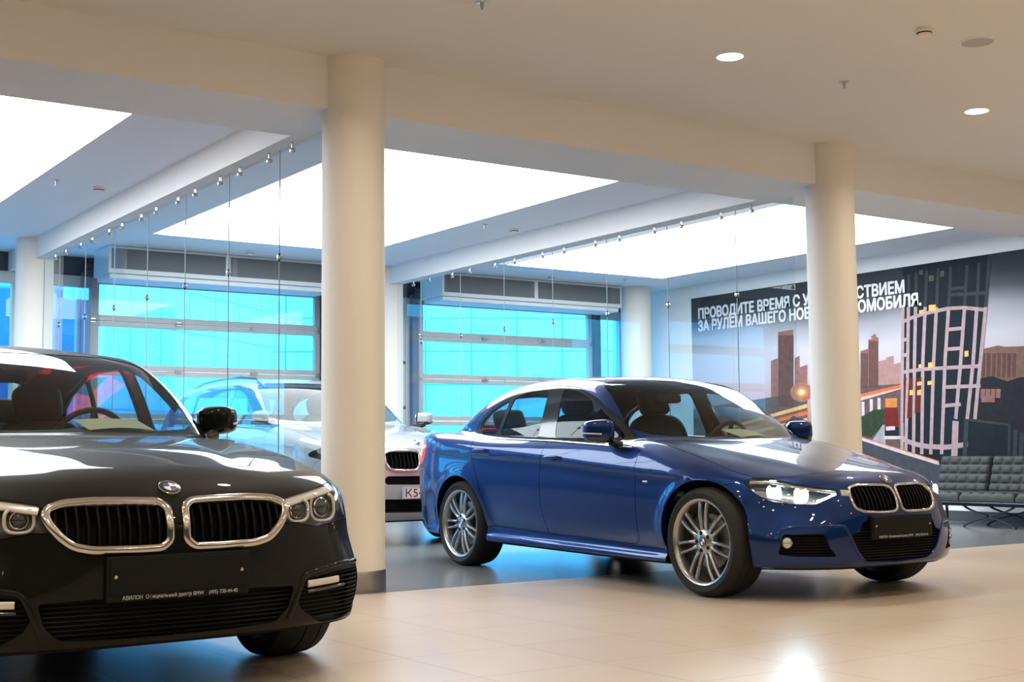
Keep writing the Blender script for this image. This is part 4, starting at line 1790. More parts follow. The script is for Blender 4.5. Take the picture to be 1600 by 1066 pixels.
BLUE = dict(
    label='blue saloon car with lit headlights and a black empty number plate holder', paint=M['blue_paint'],
    pose=(6.262, 5.892, -1.589), h=.024, lo=(-4.0, 0, .1), hi=(.95, 1.05, 1.55),
    rz=.327, wb=2.81, Ra=.368, flare=.014, zk=1.0, sq=.30,
    W=[(-3.9, .76), (-3.5, .845), (-3.2, .885), (-2.8, .897), (-2.2, .886), (-1.5, .880), (-.7, .880), (-.3, .886), (0, .890), (.25, .880), (.5, .85), (.8, .81)],
    zs=[(-3.9, .915), (-3.04, .895), (-2.56, .866), (-1.61, .818), (-.59, .742), (0, .705), (.3, .68), (.8, .66)],
    low=[(-.2, .16), (.13, .12), (.2, .062), (.25, .034), (.28, .036), (.315, .056), (.36, .060), (.42, .046), (.52, .028), (.65, .015), (.8, .009), (.93, .014), (.975, .012), (1.0, 0)],
    up=[(0, 0), (.02, .003), (.05, .012), (.1, .031), (.15, .055), (.2, .085), (.3, .16), (.5, .33)],
    Xn=[(.10, .60), (.165, .68), (.20, .735), (.26, .762), (.36, .772), (.46, .775), (.52, .768), (.60, .748), (.66, .722), (.71, .685), (.76, .62), (.85, .45), (1.0, .1)],
    Xr=[(.1, -3.55), (.22, -3.72), (.35, -3.82), (.5, -3.85), (.7, -3.86), (.82, -3.84), (.95, -3.79), (1.02, -3.775), (1.15, -3.70)],
    Zc=[(.95, .50), (.78, .62), (.70, .685), (.64, .715), (.55, .742), (.35, .785), (.1, .835), (-.2, .888), (-.45, .93), (-.65, .958), (-.9, .968), (-1.5, .98), (-2.4, 1.0), (-2.9, 1.045), (-3.2, 1.068), (-3.5, 1.072), (-3.72, 1.075), (-3.85, 1.05)],
    crown=[(-4, .05), (-3.3, .035), (-2.6, .02), (-1, .015), (-.5, .015), (-.1, .035), (.3, .05), (.8, .04)],
    sb=[(0, 0), (.2, .008), (.35, .032), (.45, .068), (.52, .115), (.62, .195), (.72, .315), (.80, .455), (.86, .62), (.95, .95)],
    sr=[(0, 0), (.3, .012), (.5, .045), (.65, .105), (.75, .19), (.82, .32), (.88, .52), (.95, .8)],
    Zg=[(-.15, .76), (-.30, .855), (-.45, .935), (-.55, .995), (-.7, 1.092), (-.9, 1.218), (-1.05, 1.303), (-1.15, 1.350), (-1.28, 1.388), (-1.5, 1.418), (-1.8, 1.435), (-2.1, 1.434), (-2.35, 1.416), (-2.6, 1.375), (-2.8, 1.322), (-3.0, 1.245), (-3.15, 1.172), (-3.3, 1.09), (-3.45, 1.00), (-3.6, .9)],
    A=[(-3.6, -.22), (-2.9, -.22), (-2.4, -.1), (-2.0, 0), (-1.6, .05), (-1.2, .24), (-.9, .30), (-.3, .30)],
    yb=[(-3.6, .58), (-3.3, .655), (-3.0, .715), (-2.7, .765), (-2.3, .80), (-1.8, .816), (-1.2, .81), (-.8, .785), (-.6, .765), (-.3, .73)],
    belt=[(-3.5, 1.03), (-2.67, .994), (-1.71, .963), (-.67, .909), (-.2, .89)], tum=.30, tumc=.26, rcrown=.035, gcut=.74, kg=.085,
    bot=[(-4, .24), (-3.4, .22), (-2.2, .19), (-.5, .17), (.3, .185), (.6, .18), (.8, .18)],
    liner_y=.56, liner_y2=.78, Zroof=1.2,
    ws=[(.40, .950), (.66, .985), (.725, 1.03), (.615, 1.315), (.575, 1.350), (.48, 1.368)],
    rw=[(.45, 1.10), (.56, 1.12), (.50, 1.33), (.40, 1.35)],
    dlo=[(-2.660, .990), (-2.745, 1.06, .03), (-2.735, 1.125), (-2.62, 1.205), (-2.38, 1.292), (-2.12, 1.340), (-1.80, 1.352), (-1.50, 1.326), (-1.25, 1.245), (-.95, 1.085), (-.665, .900, .015), (-1.6, .957)],
    glass=[[(-2.64, 1.012), (-2.70, 1.062), (-2.695, 1.118), (-2.60, 1.185), (-2.345, 1.272), (-2.385, 1.008)],
           [(-2.335, 1.006), (-2.29, 1.284), (-2.10, 1.316), (-1.845, 1.327), (-1.795, .984)],
           [(-1.595, .975), (-1.665, 1.325), (-1.50, 1.300), (-1.27, 1.225), (-1.02, 1.085), (-.86, .985), (-.86, .935)]],
    dlo_line=[(-2.66, .982), (-2.2, .971), (-1.6, .950), (-1.1, .921), (-.70, .896)],
    hl=[(.768, .689), (.764, .631), (.741, .592), (.707, .569), (.63, .560), (.551, .556), (.516, .569), (.472, .598), (.420, .606), (.404, .641), (.511, .654), (.594, .675), (.655, .708), (.71, .713)],
    kidneys=[[(.347, .628), (.326, .653), (.266, .664), (.06, .660), (.020, .648), (.013, .60), (.018, .527), (.048, .508), (.15, .505), (.28, .511), (.340, .534), (.355, .58)]],
    kw=.017, kh=.009, bars=10,
    intakes=[('lower_intake', [(0, .455), (.30, .455), (.325, .40), (.392, .382), (.335, .285), (.265, .226), (0, .212)]),
             ('side_intake', [(.724, .388), (.537, .390), (.512, .311), (.470, .264), (.673, .266), (.744, .278), (.736, .33)])],
    bonnet=[(.560, -.1), (.560, 0), (.548, .2), (.505, .42), (.43, .60), (.345, .705), (.12, .742), (-.3, .75), (-.56, .742), (-.60, .70), (-.50, .45), (-.44, .2), (-.43, 0), (-.43, -.1)],
    bumper=[(.15, .665), (.30, .698), (.42, .735), (.95, .80), (.95, .05), (.15, .05)],
    door_f=[(-.612, .885, .02), (-.622, .60), (-.63, .30), (-.70, .275), (-1.66, .300), (-1.705, .5), (-1.705, .72), (-1.655, .944, .01)],
    door_r=[(-1.655, .944, .01), (-1.705, .72), (-1.705, .5), (-1.66, .300), (-2.36, .330), (-2.42, .47), (-2.52, .66), (-2.60, .83), (-2.615, .982, .01)],
    skirt=[(-2.50, .20), (-2.44, .318), (-2.36, .322), (-1.66, .292), (-.66, .262), (-.36, .262), (-.36, .05), (-2.5, .05)],
    tail=[(-3.39, .945), (-3.50, .80), (-3.60, .775), (-4.0, .79), (-4.0, .94)],
    rbumper=[(-3.10, .62), (-3.45, .745), (-4.1, .73), (-4.1, .05), (-3.15, .05)],
    boot=[(-3.30, -.1), (-3.22, .3), (-3.12, .60), (-3.45, .66), (-4, .68), (-4, -.1)],
    lamp=lamp_blue, house=M['lamp_house_bright'], face_y=.872, tyre_r=.327, rim_r=.258, tyre_w=.235, rot=(1.571, 1.42),
    mirror=((-.86, .845, 1.0), (-.985, 1.015, 1.008), .158), handles=((-1.53, .830), (-2.46, .884)),
    badge=(0, .695), badge_proj='front', mould=M['chrome'],
    floor_z=.28, seat_x=-1.55, cab=(-.55, -3.0), cab_w=.72, belt_z=.93, dash=(-.56, -1.02, .955), rear_x=-2.45, shelf=(-3.05, -2.62, 1.0), lin=(-1.40, -2.7), lin_w=.52, rvm=(-1.32, 1.25))
blue_root, blue_cb = build_car(BLUE)


def fog_lamp(cb, root, yz, s, r=.031):
    P, N = cb.hit('front', [yz])
    M4 = Matrix.Translation((P[0][0] - .008, P[0][1] * s, P[0][2])) @ Vector((.85, .35 * s, 0)).to_track_quat('Z', 'Y').to_matrix().to_4x4()
    bm = bmesh.new()
    rg = lathe(bm, [(r * 1.15, -.03), (r * 1.15, .004), (r, .006)], 28, mi=0)
    rg = lathe(bm, [(r, .002), (r * .6, .008), (.002, .010)], 28, mi=1)
    fill_ring(bm, rg[-1], 1)
    box(bm, -r * .95, r * .95, -.004, .004, .004, .012, 0, mi=2)
    bmesh.ops.transform(bm, matrix=M4, verts=bm.verts)
    return obj('fog_lamp', bm, [M['matt_black'], M['lamp_ring'], M['lamp_chrome']], root, smooth=40)


for s in (1, -1):
    fog_lamp(blue_cb, blue_root, (.708, .343), s)
    l = bpy.data.lights.new('headlight_beam', 'SPOT')
    l.energy = 7
    l.color = (.45, .76, 1.0)
    l.spot_size = math.radians(95)
    l.spot_blend = .25
    l.shadow_soft_size = .09
    lo = bpy.data.objects.new('headlight_beam', l)
    COL.objects.link(lo)
    lo.parent = blue_root
    lo.location = (.60, s * .69, .620)
    lo.rotation_euler = Vector((-1, -.12 * s, .42)).to_track_quat('Z', 'Y').to_euler()
number_plate_holder(blue_root, blue_cb, .352, .487, .782, 'АВИЛОН  Официальный дилер BMW    (495) 730-44-40')
# chrome piece between lamp and grille
for s in (1, -1):
    strip_on(blue_cb, blue_root, 'chrome_bridge', [(.40, .622), (.355, .620)], s, M['satin_chrome'], .040, .004, 0)
    strip_on(blue_cb, blue_root, 'bumper_crease', fillet([(.742, .395), (.715, .424), (.66, .434), (.425, .436), (.405, .40), (.345, .285), (.30, .245)], .03, closed=False), s, M['blue_paint'], .018, .0065, .001)
    P, N = blue_cb.hit('side', [(-.523, .678)])
    bm = bmesh.new()
    box(bm, -.025, .025, -.002, .003, -.006, .006, .002, M4=Matrix.Translation((P[0][0], P[0][1] * s, P[0][2])))
    obj('wing_emblem', bm, M['chrome'], blue_root)

# ------------------------------------------------------------------ the dark grey saloon in front


def lamp_black(cb, hl, s):
    for yz, r in (((.668, .666), .060), ((.525, .660), .048)):
        o, c, n = lamp_ring(cb, hl, yz, r, M['lamp_ring'], s, sink=.020, tubew=.0065)
        projector(c - n * .012, n, s, r * .55, M['gloss_black'], hl)
    strip_on(cb, hl, 'chrome_brow', [(.465, .694), (.56, .712), (.66, .728), (.76, .742), (.79, .74)], s, M['lamp_ring'], .034, .006, .010)
    strip_on(cb, hl, 'chrome_bar', [(.850, .63), (.825, .68), (.80, .715)], s, M['lamp_chrome'], .016, .006, .012)


BLACK = dict(
    label='dark grey saloon car in the foreground with wide chrome kidney grilles', paint=M['black_paint'],
    pose=(1.638, 5.416, -1.54), h=.026, lo=(-4.2, 0, .1), hi=(1.05, 1.08, 1.6),
    rz=.339, wb=2.975, Ra=.378, flare=.012, zk=1.05, sq=.30,
    W=[(-4.1, .83), (-3.8, .895), (-3.4, .945), (-2.97, .958), (-2.4, .950), (-1.7, .944), (-.8, .942), (-.4, .948), (0, .954), (.3, .946), (.55, .93), (.9, .90)],
    zs=[(-4.1, .93), (-3.2, .90), (-2.6, .875), (-1.6, .825), (-.6, .77), (0, .74), (.4, .71), (.9, .69)],
    low=[(-.2, .16), (.13, .12), (.2, .062), (.25, .034), (.28, .036), (.315, .056), (.36, .060), (.42, .046), (.52, .028), (.65, .015), (.8, .009), (.93, .014), (.975, .012), (1.0, 0)],
    up=[(0, 0), (.02, .003), (.05, .010), (.1, .028), (.15, .052), (.2, .085), (.3, .16), (.5, .33)],
    Xn=[(.08, .66), (.17, .78), (.22, .835), (.28, .858), (.38, .870), (.52, .874), (.62, .868), (.69, .852), (.73, .828), (.77, .775), (.82, .68), (.9, .48), (1.05, .1)],
    Xr=[(.1, -3.75), (.22, -3.95), (.35, -4.04), (.5, -4.07), (.7, -4.075), (.85, -4.05), (1.0, -4.0), (1.1, -3.96), (1.2, -3.9)],
    Zc=[(1.05, .58), (.90, .672), (.83, .735), (.77, .778), (.68, .808), (.5, .845), (.25, .888), (0, .918), (-.3, .945), (-.5, .958), (-.75, .968), (-1, .975), (-2.5, 1.02), (-3.2, 1.075), (-3.6, 1.098), (-3.9, 1.10), (-4.05, 1.08)],
    crown=[(-4.2, .05), (-3.3, .035), (-2.6, .02), (-1, .015), (-.5, .010), (-.1, .022), (.3, .030), (.9, .03)],
    crease=(.012, .60, .32),
    sb=[(0, 0), (.2, .008), (.35, .028), (.46, .054), (.55, .085), (.65, .132), (.75, .200), (.83, .285), (.90, .395), (.95, .54), (1.03, 1.0)],
    sr=[(0, 0), (.3, .012), (.5, .045), (.65, .105), (.75, .19), (.82, .32), (.90, .52), (1.0, .8)],
    Zg=[(-.2, .78), (-.35, .860), (-.5, .93), (-.62, .99), (-.8, 1.098), (-1.0, 1.213), (-1.15, 1.292), (-1.28, 1.348), (-1.40, 1.392), (-1.55, 1.428), (-1.75, 1.456), (-2.0, 1.474), (-2.3, 1.478), (-2.6, 1.464), (-2.9, 1.42), (-3.15, 1.352), (-3.4, 1.25), (-3.6, 1.155), (-3.8, 1.06), (-3.95, .98)],
    A=[(-3.8, -.22), (-3.1, -.22), (-2.6, -.1), (-2.2, 0), (-1.8, .05), (-1.4, .20), (-1.0, .26), (-.3, .28)],
    yb=[(-3.9, .66), (-3.5, .76), (-3.1, .83), (-2.7, .885), (-2, .908), (-1.3, .905), (-.9, .885), (-.65, .85), (-.3, .79)],
    belt=[(-3.7, 1.06), (-2.9, 1.03), (-1.75, 1.0), (-.80, .955), (-.3, .93)], tum=.21, tumc=.30, rcrown=.030, gcut=.77, kg=.085,
    bot=[(-4.2, .26), (-3.4, .22), (-2.2, .19), (-.5, .175), (.3, .20), (.7, .205), (.95, .205)],
    liner_y=.58, liner_y2=.80, Zroof=1.2,
    ws=[(.45, .985), (.72, 1.005), (.81, 1.04), (.715, 1.335), (.67, 1.372), (.53, 1.394)],
    rw=[(.45, 1.12), (.58, 1.14), (.52, 1.36), (.40, 1.385)],
    dlo=[(-3.00, 1.035), (-3.10, 1.10, .03), (-3.08, 1.17), (-2.9, 1.27), (-2.6, 1.352), (-2.3, 1.388), (-1.95, 1.392), (-1.65, 1.365), (-1.38, 1.28), (-1.08, 1.12), (-.76, .945, .015), (-1.75, .995)],
    glass=[[(-2.97, 1.055), (-3.05, 1.10), (-3.03, 1.16), (-2.88, 1.245), (-2.60, 1.33), (-2.66, 1.05)],
           [(-2.61, 1.048), (-2.55, 1.335), (-2.3, 1.364), (-2.0, 1.368), (-1.94, 1.026)],
           [(-1.74, 1.016), (-1.82, 1.366), (-1.65, 1.342), (-1.40, 1.262), (-1.15, 1.125), (-.98, 1.03), (-.98, .982)]],
    dlo_line=[(-3.0, 1.026), (-2.4, 1.015), (-1.75, .986), (-1.2, .962), (-.80, .940)],
    hl=[(.458, .709), (.442, .668), (.436, .611), (.494, .616), (.535, .606), (.59, .595), (.69, .602), (.787, .610), (.862, .607), (.880, .640), (.842, .69), (.806, .735), (.787, .761), (.63, .738)],
    kidneys=[[(.030, .60), (.032, .69), (.062, .712), (.15, .716), (.30, .718), (.39, .712), (.437, .695), (.448, .672), (.436, .64), (.402, .598), (.362, .566), (.30, .552), (.15, .549), (.06, .550), (.032, .575)]],
    kw=.030, kh=.012, bars=11,
    intakes=[('lower_intake', [(0, .385), (.28, .385), (.474, .378), (.452, .302), (.402, .253), (.24, .244), (0, .242)]),
             ('side_intake', [(.523, .396), (.62, .408), (.733, .418), (.862, .416), (.850, .264), (.733, .223), (.62, .226), (.515, .287), (.494, .33)])],
    bonnet=[(.870, -.1), (.870, 0), (.862, .2), (.83, .40), (.76, .52), (.66, .66), (.56, .765), (.45, .80), (.25, .815), (0, .80), (-.4, .79), (-.64, .765), (-.66, .70), (-.62, .5), (-.59, .2), (-.585, 0), (-.585, -.1)],
    bumper=[(.20, .66), (.42, .70), (.62, .75), (1.05, .86), (1.05, .05), (.15, .05)],
    door_f=[(-.66, .93, .02), (-.67, .62), (-.68, .32), (-.75, .285), (-1.80, .300), (-1.85, .5), (-1.86, .74), (-1.81, .984, .01)],
    door_r=[(-1.81, .984, .01), (-1.86, .74), (-1.85, .5), (-1.80, .300), (-2.52, .330), (-2.58, .47), (-2.70, .69), (-2.86, .87), (-2.93, 1.022, .01)],
    skirt=[(-2.65, .21), (-2.60, .318), (-2.5, .322), (-1.80, .292), (-.70, .272), (-.38, .270), (-.38, .05), (-2.65, .05)],
    tail=[(-3.55, .98), (-3.66, .82), (-3.8, .80), (-4.3, .80), (-4.3, .97)],
    rbumper=[(-3.28, .64), (-3.6, .77), (-4.3, .75), (-4.3, .05), (-3.3, .05)],
    boot=[(-3.55, -.1), (-3.45, .3), (-3.35, .62), (-3.7, .70), (-4.3, .72), (-4.3, -.1)],
    lamp=lamp_black, seat_dz=-.10, face_y=.935, tyre_r=.339, rim_r=.262, tyre_w=.245, rot=(.4, .2), spokes=5,
    mirror=((-1.05, .935, 1.045), (-1.16, 1.085, 1.06), .150), handles=((-1.68, .87), (-2.72, .905)),
    badge=(.775, 0), badge_proj='top', mould=M['chrome'],
    floor_z=.30, seat_x=-1.75, cab=(-.62, -3.25), cab_w=.75, belt_z=.96, dash=(-.66, -1.15, .985), rear_x=-2.7, shelf=(-3.35, -2.9, 1.03), lin=(-1.52, -3.0), lin_w=.55, rvm=(-1.45, 1.28))
black_root, black_cb = build_car(BLACK)
number_plate_holder(black_root, black_cb, .372, .528, .884, 'АВИЛОН  Официальный дилер BMW    (495) 730-44-40')
for s in (1, -1):
    strip_on(black_cb, black_root, 'fog_lamp', [(.545, .380), (.63, .383), (.71, .386)], s, M['lamp_ring'], .026, .006, .006)
    strip_on(black_cb, black_root, 'intake_blade', [(.54, .352), (.63, .356), (.74, .362)], s, M['gloss_black'], .012, .008, .004)
    strip_on(black_cb, black_root, 'bumper_crease', fillet([(.455, .255), (.495, .35), (.525, .418), (.62, .434), (.735, .444), (.855, .442)], .03, closed=False), s, M['black_paint'], .020, .008, .001)

# ------------------------------------------------------------------ the white off-roader behind


def lamp_white(cb, hl, s):
    for yz, r in (((.80, .86), .055), ((.62, .85), .050)):
        o, c, n = lamp_ring(cb, hl, yz, r, M['lamp_ring'], s, sink=.025, tubew=.008)
        projector(c - n * .012, n, s, r * .6, M['gloss_black'], hl)


WHITE = dict(
    label='white off-road estate car behind the thick column, roof rails and dark kidney grille', paint=M['white_paint'],
    pose=(6.337, 11.665, -1.545), h=.03, lo=(-4.2, 0, .12), hi=(1.05, 1.1, 1.95),
    rz=.375, wb=2.933, Ra=.43, flare=.014, zk=1.3, sq=.25,
    W=[(-4.1, .84), (-3.8, .90), (-3.4, .945), (-2.93, .958), (-2.3, .950), (-1.6, .946), (-.7, .946), (-.3, .952), (0, .956), (.3, .946), (.55, .92), (.9, .87)],
    zs=[(-4.1, 1.12), (-3.2, 1.09), (-2.4, 1.06), (-1.4, 1.02), (-.6, .98), (0, .95), (.4, .92), (.9, .90)],
    low=[(-.2, .17), (.13, .13), (.2, .09), (.26, .05), (.33, .035), (.40, .032), (.5, .024), (.65, .014), (.8, .009), (.93, .012), (.975, .010), (1.0, 0)],
    up=[(0, 0), (.02, .003), (.05, .010), (.1, .028), (.15, .052), (.2, .085), (.3, .16), (.5, .33)],
    Xn=[(.10, .66), (.2, .77), (.28, .83), (.38, .862), (.52, .872), (.68, .868), (.80, .852), (.90, .82), (.96, .775), (1.0, .72), (1.05, .62), (1.2, .2)],
    Xr=[(.2, -3.80), (.35, -3.94), (.5, -4.0), (.75, -4.02), (.95, -4.0), (1.15, -3.95), (1.3, -3.88)],
    Zc=[(1.05, .75), (.90, .86), (.82, .925), (.74, .97), (.6, 1.01), (.35, 1.06), (0, 1.105), (-.35, 1.145), (-.6, 1.172), (-.9, 1.19), (-1.5, 1.19), (-3, 1.22), (-3.9, 1.22), (-4.2, 1.2)],
    crown=[(-4.2, .04), (-2.6, .02), (-1, .015), (-.5, .012), (-.1, .03), (.3, .045), (.9, .04)],
    crease=(.014, .60, .34),
    sb=[(0, 0), (.2, .006), (.35, .022), (.46, .046), (.55, .076), (.65, .122), (.75, .19), (.83, .28), (.90, .40), (.95, .56), (1.03, 1.0)],
    sr=[(0, 0), (.3, .01), (.5, .035), (.65, .075), (.75, .13), (.85, .24), (.92, .42), (1.0, .8)],
    Zg=[(-.15, .92), (-.35, 1.055), (-.5, 1.14), (-.65, 1.225), (-.85, 1.35), (-1.05, 1.475), (-1.2, 1.56), (-1.32, 1.615), (-1.45, 1.655), (-1.65, 1.69), (-2.0, 1.716), (-2.4, 1.722), (-2.9, 1.708), (-3.3, 1.68), (-3.55, 1.645), (-3.7, 1.58), (-3.82, 1.45), (-3.92, 1.3), (-4.0, 1.15)],
    A=[(-4, -.10), (-3.4, -.10), (-2.8, 0), (-1.8, .03), (-1.4, .16), (-1.0, .24), (-.3, .28)],
    yb=[(-4.1, .78), (-3.6, .83), (-3.1, .865), (-2.4, .880), (-1.4, .880), (-.9, .865), (-.6, .84), (-.3, .80)],
    belt=[(-3.8, 1.24), (-2.5, 1.20), (-1.4, 1.17), (-.65, 1.14), (-.2, 1.10)], tum=.25, tumc=.22, rcrown=.03, gcut=1.0, kg=.10,
    bot=[(-4.2, .36), (-3.4, .30), (-2.2, .25), (-.5, .24), (.3, .235), (.7, .225), (.95, .23)],
    liner_y=.60, liner_y2=.80, Zroof=1.5,
    ws=[(.45, 1.205), (.70, 1.225), (.775, 1.27), (.675, 1.575), (.635, 1.615), (.52, 1.640)],
    rw=[(.45, 1.26), (.64, 1.28), (.60, 1.58), (.45, 1.60)],
    dlo=[(-3.45, 1.23), (-3.62, 1.33, .04), (-3.52, 1.46), (-3.3, 1.545), (-2.9, 1.605), (-2.3, 1.635), (-1.8, 1.625), (-1.45, 1.57), (-1.15, 1.43), (-.70, 1.14, .015), (-1.6, 1.19)],
    glass=[[(-3.42, 1.25), (-3.55, 1.33), (-3.48, 1.43), (-3.28, 1.52), (-2.83, 1.585), (-2.80, 1.24)],
           [(-2.75, 1.238), (-2.77, 1.592), (-2.3, 1.610), (-1.93, 1.605), (-1.87, 1.215)],
           [(-1.75, 1.21), (-1.81, 1.600), (-1.5, 1.555), (-1.20, 1.425), (-.95, 1.26), (-.92, 1.172)]],
    dlo_line=[(-3.45, 1.215), (-2.4, 1.195), (-1.6, 1.175), (-.75, 1.13)],
    hl=[(.49, .905), (.48, .86), (.50, .80), (.60, .785), (.75, .79), (.86, .81), (.925, .845), (.915, .89), (.87, .925), (.78, .935), (.62, .92)],
    kidneys=[[(.052, .76), (.042, .86), (.058, .885), (.12, .893), (.28, .895), (.36, .888), (.402, .868), (.410, .84), (.402, .77), (.37, .728), (.32, .712), (.20, .707), (.09, .710)]],
    kw=.028, kh=.016, bars=8,
    intakes=[('upper_slot', [(0, .655), (.39, .657), (.43, .62), (.40, .582), (0, .576)]),
             ('lower_intake', [(0, .435), (.55, .445), (.62, .40), (.52, .315), (0, .308)])],
    bonnet=[(.80, -.1), (.80, 0), (.79, .2), (.76, .42), (.68, .60), (.56, .74), (.40, .80), (.1, .82), (-.4, .80), (-.66, .785), (-.70, .70), (-.62, .45), (-.57, .2), (-.565, 0), (-.565, -.1)],
    bumper=[(.28, .70), (.40, .80), (.55, .86), (1.05, 1.0), (1.05, .05), (.2, .05)],
    door_f=[(-.66, 1.11, .02), (-.67, .7), (-.68, .42), (-.75, .39), (-1.75, .40), (-1.82, .6), (-1.83, .9), (-1.81, 1.185, .01)],
    door_r=[(-1.81, 1.185, .01), (-1.83, .9), (-1.82, .6), (-1.75, .40), (-2.42, .42), (-2.48, .6), (-2.62, .84), (-2.80, 1.0), (-2.83, 1.212, .01)],
    skirt=[(-2.55, .2), (-2.5, .40), (-1.75, .385), (-.5, .37), (-.42, .37), (-.42, .05), (-2.55, .05)], skirt_m=M['matt_black'],
    tail=[(-3.55, 1.12), (-3.62, .98), (-3.8, .93), (-4.3, .93), (-4.3, 1.10)],
    rbumper=[(-3.36, .75), (-3.6, .88), (-4.3, .86), (-4.3, .05), (-3.3, .05)],
    boot=[(-3.75, -.1), (-3.75, .6), (-4.3, .62), (-4.3, -.1)],
    lamp=lamp_white, face_y=.945, tyre_r=.375, rim_r=.265, tyre_w=.26, rot=(.2, .7), spokes=5,
    mirror=((-.64, .90, 1.24), (-.72, 1.05, 1.245), .14), handles=((-1.6, 1.06), (-2.6, 1.10)),
    badge=(.72, 0), badge_proj='top', mould=M['matt_black'],
    floor_z=.45, seat_x=-1.65, cab=(-.62, -3.3), cab_w=.76, belt_z=1.16, dash=(-.66, -1.15, 1.17), rear_x=-2.6, lin=(-1.52, -3.4), lin_w=.56, rvm=(-1.30, 1.48))
white_root, white_cb = build_car(WHITE)
for s in (1, -1):
    pts = [(-1.38, 1.60), (-1.6, 1.66), (-2.0, 1.685), (-2.5, 1.69), (-3.0, 1.675), (-3.4, 1.62)]
    P, N = white_cb.hit('top', [(x, .60) for x, z in pts])
    bm = bmesh.new()
    tube(bm, [(p[0], .60 * s, p[2] + (.0 if k in (0, 5) else .035)) for k, p in enumerate(P)], .016, 8)
    obj('roof_rail', bm, M['gloss_black'], white_root, smooth=True)
